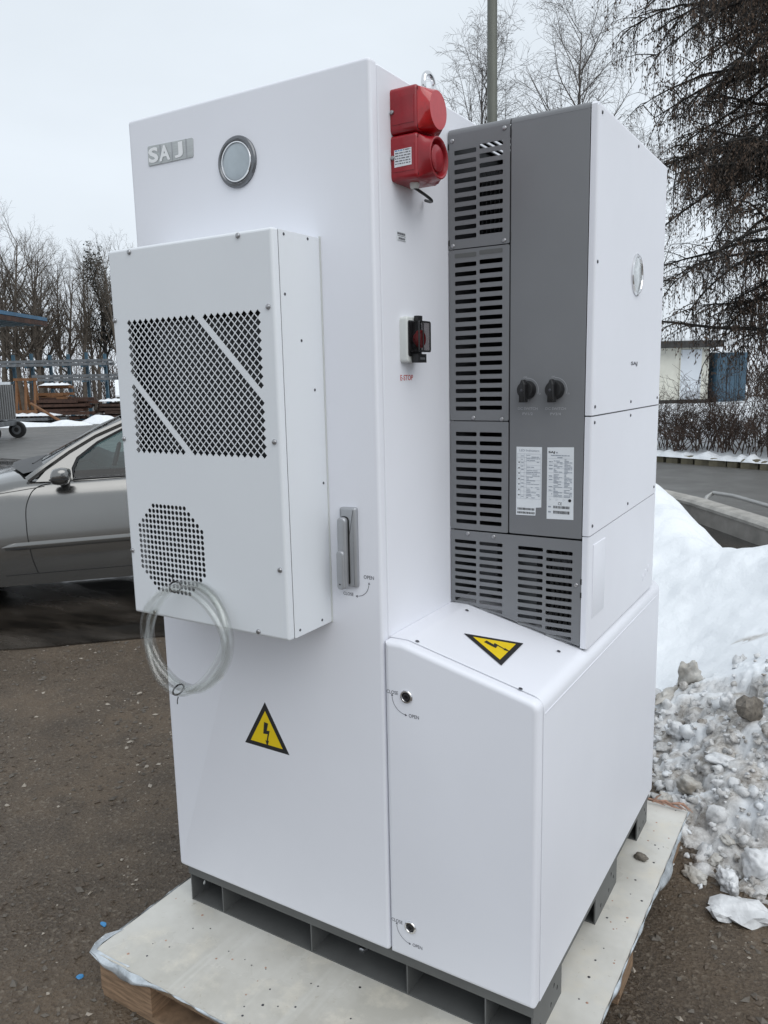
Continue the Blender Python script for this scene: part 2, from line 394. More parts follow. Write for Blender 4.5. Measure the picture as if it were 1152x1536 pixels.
g = MB(); g.sheet([(-400, -300), (400, -300), (400, 500), (-400, 500)], 0, TP(0)); tag(g.build('ground', GROUND, smooth=0), kind='structure')
rng = random.Random(3)
edge = []
EX0, EY0, EDX, EDY = -3.09, 1.375, 0.76, 0.65
for k in range(0, 161):
    t = -12 + k * 0.125
    j = 0.025 * math.sin(k * .5) + rng.uniform(-.012, .012)
    edge.append((EX0 + EDX * t - EDY * j, EY0 + EDY * t + EDX * j))
poly = [(-380, -330)] + edge + [(380, 340), (380, 480), (-380, 480)]
g = MB(); g.plate(poly, [], 0.001, 0.012, TP(0)); tag(g.build('asphalt_yard', ASPHALT, smooth=0), kind='structure')

# loose gravel: uncountable, one object
def pebbles(name, n, region, rmin, rmax, seed, mats, wts):
    r = np.random.default_rng(seed); P = []
    while len(P) < n:
        x = r.uniform(region[0], region[1]); y = r.uniform(region[2], region[3])
        if -.02 < x < 1.2 and -.25 < y < 1.25: continue
        if (x - EX0) * EDY - (y - EY0) * EDX < 0.02: continue
        if mnoise.noise(Vector((x * 1.7, y * 1.7, seed))) + r.uniform(-.7, .7) < -.1: continue
        P.append((x, y))
    P = np.array(P); n = len(P)
    base = np.array([(1, 0, 0), (0, 1, 0), (-1, 0, 0), (0, -1, 0), (0, 0, 1), (0, 0, -1), ], float)
    fs = np.array([(0, 1, 4), (1, 2, 4), (2, 3, 4), (3, 0, 4), (1, 0, 5), (2, 1, 5), (3, 2, 5), (0, 3, 5)])
    R = rmin * (rmax / rmin) ** (r.random(n) ** 2.6)
    V = base[None] * (1 + r.uniform(-.35, .35, (n, 6, 3))) + r.uniform(-.25, .25, (n, 6, 3))
    V *= np.stack([r.uniform(.7, 1.5, n), r.uniform(.7, 1.2, n), r.uniform(.4, .75, n)], -1)[:, None]
    a = r.uniform(0, 6.28, n); c, s_ = np.cos(a)[:, None], np.sin(a)[:, None]
    X = V[..., 0] * c - V[..., 1] * s_; Y = V[..., 0] * s_ + V[..., 1] * c
    V = np.stack([X, Y, V[..., 2]], -1) * R[:, None, None]
    V[..., :2] += P[:, None]; V[..., 2] += (R * .2)[:, None]
    F = (fs[None] + (np.arange(n) * 6)[:, None, None]).reshape(-1, 3)
    me = bpy.data.meshes.new(name); me.from_pydata(V.reshape(-1, 3).tolist(), [], F.tolist())
    for mm in mats: me.materials.append(mm)
    mi = np.repeat(r.choice(len(mats), n, p=wts), 8); me.polygons.foreach_set('material_index', mi.astype(np.int32))
    o = bpy.data.objects.new(name, me); COL.objects.link(o); return o
tag(pebbles('gravel', 17000, (-2.9, 2.0, -1.0, 2.1), .0022, .014, 5, [PEB1, PEB2, PEB3], [.42, .5, .08]), 'loose wet gravel strewn over the brown ground', 'gravel', kind='stuff')

# =================================================================== the energy cabinet
Z0 = 0.27
W, H, W2, D = 0.7465, 2.12, 1.1379, 1.157
HL, HR = 0.832, 0.749
YI, WI, YB, ZT = 0.3631, 1.1313, 1.066, 2.0634
AX0, AX1, AZ0, AZ1, AD = 0.0888, 0.6022, 0.8596, 1.7691, 0.1714

cab = thing('energy_cabinet', 'tall white battery storage cabinet with grey inverter tower, standing on a plywood-topped pallet', 'electrical cabinet', (0, 0, Z0))

# --- shared screws (mesh data reused)
def screw_mesh(name, m_, r=.005, h=.003):
    s = MB(); f = TP(0)
    s.lathe([(r, 0), (r, h * .4), (r * .8, h * .85), (r * .45, h)], f, 0, 0, 10, 0)
    s.lathe([(r * .42, h * 1.02), (r * .3, h * .5)], f, 0, 0, 6, 1)
    o = s.build(name, [m_, BLACK]); COL.objects.unlink(o); return o
SCREW_D = screw_mesh('screw', DKSTEEL, .0042, .0025)
SCREW_S = screw_mesh('screw', STEEL, .0062, .0045)
SCREW_G = screw_mesh('screw', STEEL, .0055, .003)
ROT_F = (rad(90), 0, 0); ROT_R = (0, rad(90), 0)

# --- tall body
b = MB()
b.loft([[(x, y, z) for x, y in rrect(0.004, W, .030, D, .006, 3)] for z in (0, H - .006)] +
       [[(x, y, H) for x, y in rrect(0.010, W - .006, .036, D - .006, .004, 3)]])
body = b.build('body', WHITE, cab)
# dark door gasket seen in the gap
b = MB(); b.box(.012, W - .008, .022, .031, .008, H - .012); b.build('gasket', BLACK, cab)
# --- tall door
b = MB(); P = rrect(0, W + .001, 0, H + .004, .010, 4); pan(b, P, -.0245, 0.0, .009, FR(0)); door = b.build('door', WHITE, cab)
F0 = FR(0)
# nameplate
b = MB()
P = [(.0690, 2.0018), (.2275, 2.0004), (.2300, 2.0455), (.0705, 2.0500)]
P = round_poly(P, [.004] * 4, 2); pan(b, P, 0, .0022, .0006, F0)
text(b, 'S', .0730, .1090, 2.0075, 2.0440, .0032, F0, 1, .035); text(b, 'A', .1110, .1500, 2.0065, 2.0435, .0032, F0, 1, .035); text(b, 'J', .1660, .1950, 2.0065, 2.0430, .0032, F0, 1, .035)
for (a, c) in ((.113, .117), (.1545, .158), (.204, .208)): b.sheet([(a, 2.003), (c, 2.003), (c, 2.046), (a, 2.046)], .0027, F0, 2)
b.build('nameplate', [PLATE, LETTER, STEEL], door)
# round indicator lamp
b = MB(); b.lathe([(.0590, 0), (.0590, .004), (.0565, .007), (.051, .008), (.0475, .0045), (.0475, .002)], F0, .3695, 1.9672, 48, 0, cap1=False)
b.lathe([(.0475, .0045), (.0455, .0075), (.0430, .0075), (.042, .004)], F0, .3695, 1.9672, 48, 1, cap1=False)
b.build('lamp_ring', [RINGM, CHROME], door)
b = MB(); b.lathe([(.0425, .001), (.042, .005), (.035, .0062), (.02, .0068), (.006, .007)], F0, .3695, 1.9672, 48, 0); b.build('lamp_lens', LAMPGLASS, door)
# swing handle
b = MB(); pan(b, round_poly([(.6385, .957), (.686, .957), (.687, 1.152), (.6395, 1.150)], [.006] * 4, 3), 0, .012, .007, F0)
b.build('handle_plate', HANDLE, door)
b = MB(); pan(b, round_poly([(.6430, .965), (.668, .965), (.669, 1.130), (.6435, 1.130)], [.004] * 2 + [.0125] * 2, 6), .0118, .0135, .0008, F0); b.build('handle_recess', BLACK, door)
b = MB(); pan(b, round_poly([(.6395, .953), (.664, .953), (.6655, 1.128), (.641, 1.128)], [.010, .010, .0125, .0125], 6), .0135, .025, .005, F0)
pan(b, round_poly([(.6405, .953), (.6615, .953), (.6615, 1.048), (.6405, 1.048)], [.010] * 4, 6), .0245, .031, .004, F0)
b.lathe([(.0022, .0315), (.0018, .0318)], F0, .6505, .9665, 8, 1)
b.build('handle_lever', [HANDLE, BLACK], door)
# printed swing directions
def arc(mb, cu, cv, r, a0, a1, th, w_, frame, mi=0, n=10):
    A = [rad(a0 + (a1 - a0) * k / n) for k in range(n + 1)]
    for k in range(n):
        mb.sheet([(cu + (r - th) * math.cos(A[k]), cv + (r - th) * math.sin(A[k])), (cu + r * math.cos(A[k]), cv + r * math.sin(A[k])), (cu + r * math.cos(A[k + 1]), cv + r * math.sin(A[k + 1])), (cu + (r - th) * math.cos(A[k + 1]), cv + (r - th) * math.sin(A[k + 1]))], w_, frame, mi)
b = MB(); text(b, 'OPEN', .699, .7275, .9795, .9885, .0006, F0, 0, .005); text(b, 'CLOSE', .6385, .6680, .9325, .9405, .0006, F0, 0, .005)
arc(b, .679, .9680, .0345, -85, -5, .0014, .0006, F0)
b.sheet([(.7105, .9665), (.7165, .9665), (.7135, .9725)], .0006, F0); b.sheet([(.6800, .9300), (.6800, .9370), (.6740, .9335)], .0006, F0)
b.build('lettering', INK, door)
# warning triangles
def bolt_sign(mb, A, B, C_, frame, w_, thick=.0006):
    A, B, C_ = Vector(A), Vector(B), Vector(C_); c = (A + B + C_) / 3
    pan(mb, [tuple(A), tuple(B), tuple(C_)], 0, w_ + .0004, .0003, frame, 0, 1)
    k = .72; mb.sheet([tuple(c + (p - c) * k) for p in (A, B, C_)], w_ + .0010, frame, 1)
    up = (A - c); rt = (C_ - B) / 2     # local axes: up to apex, right to C
    L = [(.10, .36), (-.10, .36), (-.15, -.02), (.0, -.02), (-.02, -.30), (-.08, -.27), (.03, -.55), (.10, -.27), (.05, -.29), (.13, .09), (-.01, .09)]
    L = [(-.05, .38), (.11, .36), (.04, .10), (.16, .12), (.065, -.24), (.115, -.22), (.03, -.46), (-.03, -.23), (.02, -.245), (.07, -.01), (-.11, -.03)]
    b2 = [tuple(c + up * y * .95 + rt * x * 1.1) for x, y in L]
    vo, eo, fo, *_ = delaunay_2d_cdt([Vector(p) for p in b2], [(i, (i + 1) % len(b2)) for i in range(len(b2))], [], 1, 1e-7)
    mb.add([frame(p[0], p[1], w_ + .0016) for p in vo], [tuple(f) for f in fo], 0)
b = MB(); bolt_sign(b, (.3705, .5995), (.2925, .4665), (.4475, .4655), F0, 0.0); b.build('warning_sticker', [INKD, YELLOW], door)

# --- lower cabinet on the right
LP = [(W + .0035, 0), (W2, 0), (W2, HR), (W + .052, HL), (W + .0035, HL)]
b = MB(); pan2(b, LP, [.004, .008, .024, .05, .004], -.030, 0, .012, FR(0)); ldoor = b.build('lower_door', WHITE, cab)
b = MB(); b.loft([[(x, y, z) for x, z in inset(round_poly(LP, [.004, .004, .03, .05, .004], 6), .004)] for y in (.0295, .036)]); b.build('lower_gasket', BLACK, cab)
LP2 = [(W + .0005, 0), (W2 + .001, 0), (W2 + .001, HR + .002), (W + .052, HL + .002), (W + .0005, HL + .002)]
b = MB(); OUT = round_poly(LP2, [.003, .003, .036, .05, .003], 8)
b.loft([[(x, .0345, z) for x, z in inset(OUT, .0015)], [(x, .036, z) for x, z in OUT], [(x, D - .012, z) for x, z in OUT], [(x, D - .004, z) for x, z in inset(OUT, .003)], [(x, D, z) for x, z in inset(OUT, .011)]])
lower = b.build('lower_housing', WHITE, cab)
def lidz(x): return HL + .002 - max(0, x - (W + .06)) * (HL - HR) / (W2 - W - .052)
slope = math.atan2(HL - HR, W2 - W - .052)
# folded seam of the lid on the right wall
b = MB(); b.box(W2 - .002, W2 + .0022, .040, D - .05, HR - .0345, HR - .0325); b.build('lid_seam', WHITE, lower)
# lid sticker on the sloping lid
ca, sa = math.cos(slope), math.sin(slope)
LID = lambda u, v, w_: (W + .06 + u * ca + w_ * sa, v, HL + .002 - u * sa + w_ * ca)
b = MB(); bolt_sign(b, (.0707, .181), (.2094, .1004), (.1997, .2621), LID, 0.0); b.build('warning_sticker', [INKD, YELLOW], lower)

for u_, v_ in ((.0142, .0398), (.0110, .3200), (.2813, .2991), (.2865, .0320)):
    place(SCREW_D, 'screw', lower, LID(u_, v_, .0003), (0, slope, 0), (1.15, 1.15, .6))
# cam locks with their printed arcs
for lz, k in ((.7042, 0), (.0934, 1)):
    b = MB(); b.lathe([(.0165, 0), (.0165, .0025), (.0150, .0045), (.0118, .0048), (.0105, .0025), (.0100, .001)], F0, .8114, lz, 28, 0, cap1=True, mcap=2)
    b.lathe([(.0082, .001), (.0080, .0035), (.0050, .0036), (.0048, .0012)], F0, .8114, lz, 18, 1, cap1=True, mcap=2)
    b.sheet([(.8100, lz - .0040), (.8128, lz - .0040), (.8128, lz + .0040), (.8100, lz + .0040)], .0030, F0, 2)
    b.build('cam_lock', [CHROME, DKSTEEL, BLACK], ldoor)
    b = MB(); dz = lz - .7042
    text(b, 'CLOSE', .7560, .7880, .7035 + dz, .7125 + dz, .0006, F0, 0, .005); text(b, 'OPEN', .8165, .8440, .6535 + dz, .6625 + dz, .0006, F0, 0, .005)
    arc(b, .8125, .6985 + dz, .0420, -178, -98, .0013, .0006, F0)
    b.sheet([(.7680, .6985 + dz), (.7745, .6985 + dz), (.7712, .7045 + dz)], .0006, F0); b.sheet([(.8060, .6540 + dz), (.8060, .6605 + dz), (.8125, .6572 + dz)], .0006, F0)
    b.build('lettering', INK, ldoor)

# --- cooling unit on the door
b = MB()   # carcass: open box behind the cover
t = .0015
b.box(AX0 + .003, AX1, -AD + .022, -.0022, AZ1 - t - .001, AZ1 - .001); b.box(AX0 + .003, AX1, -AD + .022, -.0022, AZ0 + .001, AZ0 + t + .001)
b.box(AX0 + .003, AX0 + .003 + t, -AD + .022, -.0022, AZ0 + .003, AZ1 - .003)
cool = b.build('cooling_unit', WHITE2, cab)
b = MB(); pan(b, rrect(-AD + .0215, -.003, AZ0, AZ1 - .0005, .004, 3), -.0015, .0005, .0006, RT(AX1)); b.build('side_panel', WHITE2, cool)
b = MB(); b.loft([[(AX1 - .001, y, z) for y, z in ((-.003, AZ0 - .001), (-.0005, AZ0 - .001), (-.0005, AZ1 + .003), (-.003, AZ1 + .003))], [(AX1 + .003, y, z) for y, z in ((-.003, AZ0 - .001), (-.0005, AZ0 - .001), (-.0005, AZ1 + .003), (-.003, AZ1 + .003))]]); b.build('rubber_seal', IVORY, cool)
b = MB(); b.box(AX0 + .02, AX1 - .02, -AD + .045, -AD + .05, AZ0 + .02, AZ1 - .02); b.build('condenser_fins', FIN, cool)
# perforated front cover: every diamond and round hole is cut through
holes = []
sx, x0h, z0h = .00967, .1475, 1.5955
for i in range(43):
    for j in range(33):
        if (i + j) % 2 or (i - j) in (24, -14): continue
        cx, cz = x0h + i * sx, z0h - j * sx; hh = .0082
        holes.append([(cx + hh, cz), (cx, cz + hh), (cx - hh, cz), (cx, cz - hh)])
ss = .01345
for i in range(17):
    for j in range(17):
        if min(i, 16 - i) + min(j, 16 - j) < 4: continue
        cx, cz = .1318 + i * ss, 1.1475 - j * ss
        holes.append([(cx +   .0056 * math.cos(t_), cz + .0056 * math.sin(t_)) for t_ in [2 * math.pi * k / 10 for k in range(10)]])
b = MB(); rbv = .007
OUTC = rrect(AX0, AX1, AZ0 - .001, AZ1 + .001, .006, 4)
INC = inset(OUTC, rbv)
b.plate(INC, holes, AD - .0010, AD, FR(0))
loops = []
for k in range(5):
    t_ = rad(90 * k / 4); Q = inset(OUTC, rbv * (1 - math.cos(t_))); loops.append([FR(0)(p[0], p[1], AD - rbv + rbv * math.sin(t_)) for p in Q])
loops = [[FR(0)(p[0], p[1], AD - .019) for p in OUTC]] + loops
b.loft(loops, 0, False, False)
b.build('front_cover', WHITE2, cool)
for x, z in ((.1663, 1.7600), (.5092, 1.7610), (.5845, 1.6071), (.5850, 1.3167), (.5845, 1.0261), (.5115, .8690), (.1663, .8690), (.0985, 1.6044), (.0985, 1.3133), (.0985, 1.0249)):
    place(SCREW_S, 'screw', cool, (x, -AD, z), ROT_F)
for y, z in ((-.1319, 1.7600), (-.0464, 1.7610), (-.1359, 1.6348), (-.0829, 1.5374), (-.0393, 1.4269), (-.0180, 1.2072), (-.1303, .8749), (-.0428, .8747)):
    place(SCREW_D, 'screw', cool, (AX1 + .0005, y, z), ROT_R, (.8, .8, .5))

# --- inverter tower
FI = FR(YI); RI = RT(WI)
GX0, GX1 = W + .0025, 1.1125
b = MB()   # carcass: sheet walls, open inside
b.box(GX0 + .001, GX0 + .003, YI + .02, YB, lidz(.75), ZT - .003)
b.box(GX0 + .003, WI - .004, YB - .003, YB, .79, ZT - .003)
b.box(.9165, .9185, YI + .004, YB - .003, 1.045, ZT - .006)           # partition behind the fascia
b.box(.9185, WI - .005, YI + .03, YB - .003, ZT - .006, ZT - .003)
inv = b.build('inverter', INNER, cab)
# slotted top above the vent column (daylight falls through it)
hl = []
for k in range(7): hl.append(rrect(.762 + k * .0215, .774 + k * .0215, YI + .035, YI + .30, .005, 3))
b = MB(); b.plate([(GX0 + .0032, YI + .02), (.9160, YI + .02), (.9160, YB - .004), (GX0 + .0032, YB - .004)], hl, -.006, -.003, TP(ZT)); b.build('top_grille', INNER, inv)
b = MB(); b.box(GX0 + .0035, .9160, YI + .42, YI + .425, 1.05, ZT - .02); b.build('heat_sink_wall', INNER, inv)
for k in range(12):
    b = MB(); b.box(.760 + k * .0125, .7625 + k * .0125, YI + .15, YI + .40, 1.83, 1.985); b.build('heat_sink_fin', INNER, inv)
for z in (1.775, 1.34): b = MB(); b.box(GX0 + .004, .9155, YI + .05, YI + .40, z - .002, z); b.build('shelf', INNER, inv)
b = MB(); b.box(.752, 1.110, YI + .16, YI + .165, .84, 1.03); b.build('inner_wall', BLACKIN, inv)
b = MB(); b.box(.935, .985, YI + .03, YI + .1, .80, .99); b.box(.80, .86, YI + .06, YI + .12, .86, 1.0); b.box(1.02, 1.07, YI + .05, YI + .1, .87, .98); b.build('inner_bracket', INNER, inv)
b = MB()
for k in range(5): b.tube([(1.02 + .015 * k, YI + .03, .79), (1.03 + .012 * k, YI + .04, .88), (1.0 + .02 * k, YI + .06, 1.0)], .006, 8)
b.build('cable_bundle', BLACK, inv)
b = MB(); b.box(.9156, .9188, YI + .0025, YI + .012, 1.045, ZT - .018); b.build('light_stop_filler', BLACK, inv)  # dark filler added to keep skylight from leaking through the gap beside the fascia
def slots(cols, rows, hgt=.0112):
    out = []
    for (a, c), zs in zip(cols, rows):
        for z in zs: out.append(rrect(a, c, z - hgt / 2, z + hgt / 2, .0028, 3))
    return out
def vent(name, outline, holes, rtop=False):
    b = MB(); b.plate(outline, holes, -.0016, 0, FI)
    if rtop:
        u0, u1, zt = rtop; L = []
        for k in range(6):
            t_ = rad(90 * k / 5); L.append((.016 * (1 - math.cos(t_)), .016 * math.sin(t_)))
        pr = [(YI + dy, zt + dz) for dy, dz in L] + [(YI + .05, zt + .016), (YI + .05, zt + .0145), (YI + .0025, zt - .001)]
        b.loft([[(u0, y, z) for y, z in pr], [(u1, y, z) for y, z in pr]])
    return b.build(name, GREY, inv)
CA, CB = (.7655, .8262), (.8345, .8975)
V0, V1 = GX0, .9155
ztop = ZT - .016
vent('vent_panel', round_poly([(V0, 1.772), (V1, 1.772), (V1, ztop), (V0, ztop)], [.004, .004, .0, .0], 3), slots((CA, CB), ([2.0030 - .0225 * k for k in range(10)], [2.0085 - .0225 * k for k in range(10)])), (V0, V1, ztop))
vent('vent_panel', round_poly([(V0, 1.336), (V1, 1.336), (V1, 1.7695), (V0, 1.7695)], [.004] * 4, 3), slots((CA, CB), ([1.7545 - .0228 * k for k in range(1, 18)], [1.7570 - .0228 * k for k in range(1, 18)])))
# the two topmost slots of the middle panel are blanked by the frame behind
b = MB(); b.sheet(rrect(CA[0], CA[1], 1.7490, 1.7600, .0028), .0006, FI); b.sheet(rrect(CB[0], CB[1], 1.7515, 1.7625, .0028), .0006, FI)
b.build('blanked_slot', DARKGREY, inv)
vent('vent_panel', round_poly([(V0, 1.0435), (V1, 1.0435), (V1, 1.3335), (V0, 1.3335)], [.004] * 4, 3), slots((CA, CB), ([1.3000 - .0235 * k for k in range(11)],) * 2))
BX = [(.7605, .8245), (.8335, .9005), (.9440, 1.0120), (1.0205, 1.0900)]
BP = [(V0, lidz(V0) + .004), (.800, lidz(.800) + .004), (GX1, lidz(GX1) + .006), (GX1, 1.0395), (V0, 1.0395)]
vent('lower_vent_panel', round_poly(BP, [.002, .01, .004, .004, .004], 3), slots(BX, ([1.0090 - .0203 * k for k in range(9)], [1.0085 - .0203 * k for k in range(10)], [1.0073 - .0204 * k for k in range(11)], [1.0045 - .0203 * k for k in range(12)]), .0098))
# fascia with rotary switches and labels
b = MB(); pan(b, round_poly([(.9190, 1.0440), (GX1 - .001, 1.0440), (GX1 - .001, ztop), (.9190, ztop)], [.004, .004, 0, 0], 3), -.003, 0, .001, FI)
L = [(.016 * (1 - math.cos(rad(18 * k))), .016 * math.sin(rad(18 * k))) for k in range(6)]
pr = [(YI + dy, ztop + dz) for dy, dz in L] + [(YI + .05, ztop + .016), (YI + .05, ztop + .0145), (YI + .0025, ztop - .001)]
b.loft([[(.9190, y, z) for y, z in pr], [(GX1 - .001, y, z) for y, z in pr]])
b.build('fascia', GREY, inv)
for cx, nm in ((.9655, 'PV1/2'), (1.0385, 'PV3/4')):
    b = MB(); cz = 1.4135
    b.lathe([(.0235, 0), (.0235, .006), (.0225, .010), (.0210, .018), (.0200, .020)], FI, cx, cz, 28, 0)
    pan(b, round_poly([(cx - .0085, cz - .030), (cx + .0085, cz - .030), (cx + .0075, cz + .014), (cx + .002, cz + .026), (cx - .002, cz + .026), (cx - .0075, cz + .014)], [.002] * 6, 3), .018, .038, .003, FI)
    b.lathe([(.0035, .0382), (.003, .0385)], FI, cx - .001, cz, 10, 1)
    b.build('rotary_switch', [BLACK, DKSTEEL], inv)
    b = MB(); arc(b, cx, cz, .0300, -20, 95, .0012, .0006, FI, 0, 14); text(b, 'OFF', cx - .010, cx - .001, cz + .0290, cz + .0335, .0006, FI); text(b, 'ON', cx + .031, cx + .036, cz - .012, cz - .0075, .0006, FI)
    text(b, 'DC SWITCH', cx - .0245, cx + .0275, 1.3640, 1.3705, .0006, FI); text(b, nm, cx - .0120, cx + .0150, 1.3510, 1.3575, .0006, FI)
    tag(b.build('lettering', INKL, inv), kind='stuff')
def print_lines(b, rng, u0, u1, v0, v1, n, h, mi, gap=.35):
    for k in range(n):
        v = v1 - (v1 - v0) * (k + .5) / n; u = u0
        while u < u1 - .002:
            L_ = rng.uniform(.004, .016)
            e = min(u1, u + L_)
            if rng.random() > .18: b.sheet([(u, v - h / 2), (e, v - h / 2), (e, v + h / 2), (u, v + h / 2)], .0010, FI, mi)
            u = e + .0012
            if rng.random() < gap * .3: break
rng = random.Random(9)
b = MB(); b.plate([(.9380, 1.0940), (.9905, 1.0955), (.9915, 1.1160), (1.0060, 1.1175), (1.0060, 1.2710), (.9380, 1.2705)], [], 0, .0005, FI, 0)
text(b, 'LED Indicators', .9460, .9990, 1.2590, 1.2645, .0010, FI, 1)
for c_ in (.9405, .9500, .9590, .9650, 1.0030): b.sheet([(c_, 1.138), (c_ + .0004, 1.138), (c_ + .0004, 1.253), (c_, 1.253)], .0009, FI, 1)
for k in range(13): z_ = 1.253 - k * .0096; b.sheet([(.9405, z_), (1.0034, z_), (1.0034, z_ + .0004), (.9405, z_ + .0004)], .0009, FI, 1)
print_lines(b, rng, .9660, 1.0010, 1.139, 1.252, 26, .0016, 1); print_lines(b, rng, .9515, .9580, 1.139, 1.252, 13, .0018, 1)
for k in range(7): b.lathe([(.0018, .0010), (.0016, .0012)], FI, .9455, 1.231 - k * .0140, 10, 2)
for z_, h_ in ((1.1080, .0060), (1.0985, .0055)):
    u = .9420
    while u < .9865: e = u + rng.uniform(.0006, .0022); b.sheet([(u, z_), (e, z_), (e, z_ + h_), (u, z_ + h_)], .0010, FI, 2); u = e + rng.uniform(.0006, .0015)
b.build('status_label', [PAPER, INKM, INKD], inv)
b = MB(); b.plate([(1.0205, 1.0895), (1.0900, 1.0915), (1.0880, 1.2730), (1.0200, 1.2710)], [], 0, .0005, FI, 0)
text(b, 'SAJ', 1.0235, 1.0400, 1.2555, 1.2620, .0010, FI, 2, .03); print_lines(b, rng, 1.0430, 1.0860, 1.2560, 1.2610, 1, .0035, 1)
print_lines(b, rng, 1.0300, 1.0780, 1.2440, 1.2540, 2, .0022, 1)
print_lines(b, rng, 1.0250, 1.0345, 1.150, 1.240, 10, .0024, 1); print_lines(b, rng, 1.0375, 1.0600, 1.146, 1.243, 28, .0017, 1, 1.2); print_lines(b, rng, 1.0650, 1.0850, 1.146, 1.243, 28, .0017, 1, 1.0)
for k in range(9): z_ = 1.2435 - k * .0120; b.sheet([(1.0235, z_), (1.0860, z_), (1.0860, z_ + .0004), (1.0235, z_ + .0004)], .0009, FI, 1)
b.lathe([(.0040, .0010), (.0038, .0012)], FI, 1.0800, 1.1395, 14, 2)
text(b, 'CE', 1.0500, 1.0600, 1.1270, 1.1340, .0010, FI, 2)
for c_ in (1.0290, 1.0460, 1.0640): arc(b, c_, 1.1400, .0035, 0, 360, .0006, .0010, FI, 1, 3)
for z_, h_ in ((1.1180, .0065), (1.1045, .0075)):
    u = 1.0380
    while u < 1.0780: e = u + rng.uniform(.0006, .0022); b.sheet([(u, z_), (e, z_), (e, z_ + h_), (u, z_ + h_)], .0010, FI, 2); u = e + rng.uniform(.0006, .0015)
print_lines(b, rng, 1.0245, 1.0320, 1.1190, 1.1235, 1, .0035, 1); print_lines(b, rng, 1.0245, 1.0320, 1.1060, 1.1105, 1, .0035, 1)
b.build('rating_label', [PAPER, INKM, INKD], inv)
# white side covers, three tiers, each folded round the front edge
def cover(poly_yz, name='side_cover'):
    """outline in (y,z) on the right face; the front edge folds back to x = GX1"""
    b = MB(); rb = .006
    y0 = YI
    zf0, zf1, zb0, zb1 = poly_yz
    L = [(GX1 + .0010, YI + .010), (GX1 + .0010, YI + .0005)] + [(WI - rb + rb * math.sin(rad(18 * k)), YI - .0005 + rb - rb * math.cos(rad(18 * k))) for k in range(6)] + [(WI, YB), (WI - .002, YB), (WI - .002, YI + .012)]
    def zz(y, a, c): return a + (c - a) * (y - YI) / (YB - YI)
    lo = [(x, y, zz(y, zf0, zb0)) for x, y in L]; hi = [(x, y, zz(y, zf1, zb1)) for x, y in L]
    b.loft([lo, hi])
    return b.build(name, WHITE, inv)
zs1, zs2f, zs2b = 1.3490, 1.0515, 1.0680
cover((zs1 + .0018, ZT - .012, zs1 + .0018, ZT - .012)); cover((zs2f + .0012, zs1 - .0018, zs2b + .0012, zs1 - .0018)); cover((lidz(WI) + .006, zs2f - .0012, lidz(WI) + .006, zs2b - .0012))
b = MB()   # rounded white top rim of the upper cover
L = [(GX1 + .0010, ZT - .0125)] + [(GX1 + .0010, ZT - .001), (WI - .012, ZT)] + [(WI - .012 + .012 * math.sin(rad(18 * k)), ZT - .012 + .012 * math.cos(rad(18 * k))) for k in range(6)] + [(WI - .0005, ZT - .0125)]
b.loft([[(x, YI + .006 + (0 if z < ZT - .006 else .005), z) for x, z in L], [(x, YI + .014, z) for x, z in L], [(x, YB, z) for x, z in L]])
b.loft([[(x, YI - .0003 + .0005, z) for x, z in ((GX1 + .001, ZT - .0125), (GX1 + .001, ZT - .008), (WI - .004, ZT - .008), (WI - .004, ZT - .0125))], [(x, YI + .0085, z) for x, z in ((GX1 + .001, ZT - .0125), (GX1 + .001, ZT - .0008), (WI - .008, ZT - .0008), (WI - .002, ZT - .0125))]])
b.build('cover_rim', WHITE, inv)
b = MB(); b.box(GX1 + .002, WI - .004, YI + .004, YB - .004, lidz(WI) + .004, ZT - .014); b.build('cover_core', INNER, inv)
for y, z in ((.3870, 2.0400), (.7189, 2.0400), (.3760, 1.7097), (.3830, 1.3710), (.7209, 1.3710), (.7227, 1.3330), (.3830, 1.3330), (.3841, 1.0760), (.7215, 1.0830), (1.04, 1.372), (1.04, 1.70), (1.04, 1.09)):
    place(SCREW_D, 'screw', inv, (WI, y, z), ROT_R)
for x, z in ((.7600, 2.0330), (.9010, 2.0400), (.7600, 1.7800), (.9010, 1.7800), (.8170, 1.3430), (.8970, 1.3400), (.8000, 1.0320), (.8750, 1.0300), (1.1000, .9250)):
    place(SCREW_G, 'screw', inv, (x, YI, z), ROT_F)
# hinge notches along the vent column
for x, z in ((GX0, 2.020), (V1 + .0018, 2.026), (GX0, 1.788), (V1 + .0018, 1.79), (GX1 - .0005, .935), (GX1 - .0005, .90)):
    b = MB(); b.box(x - .0012, x + .0025, YI - .0006, YI + .01, z - .007, z + .007); b.build('notch', BLACK, inv)
# round lamp on the side, logo print, access flap, embossed marks
b = MB(); b.lathe([(.0560, 0), (.0560, .003), (.0525, .006), (.0480, .006), (.0460, .003)], RI, .7425, 1.7140, 40, 0, cap1=False); b.build('lamp_ring', CHROME, inv)
b = MB(); b.lathe([(.0465, .001), (.045, .004), (.03, .0065), (.01, .0075)], RI, .7425, 1.7140, 40, 0); b.build('lamp_lens', LAMPWHITE, inv)
b = MB(); text(b, 'SAJ', .7100, .7800, 1.4680, 1.4810, .0006, RI, 0, .03); b.build('lettering', INK, inv)
b = MB(); pan(b, [(.3960, .8345), (.5010, .8345), (.5010, 1.0250), (.3960, 1.0250)], 0, .0022, .0012, RI, 0, 2); b.build('access_flap', WHITE, inv)
for k in range(3): b = MB(); pan(b, round_poly([(.930 + k * .032, .808 + k * .008), (.940 + k * .032, .806 + k * .008), (.944 + k * .032, .826 + k * .008), (.934 + k * .032, .828 + k * .008)], [.003] * 4, 2), 0, .0015, .0008, RI, 0, 2); b.build('embossed_mark', WHITE, inv)

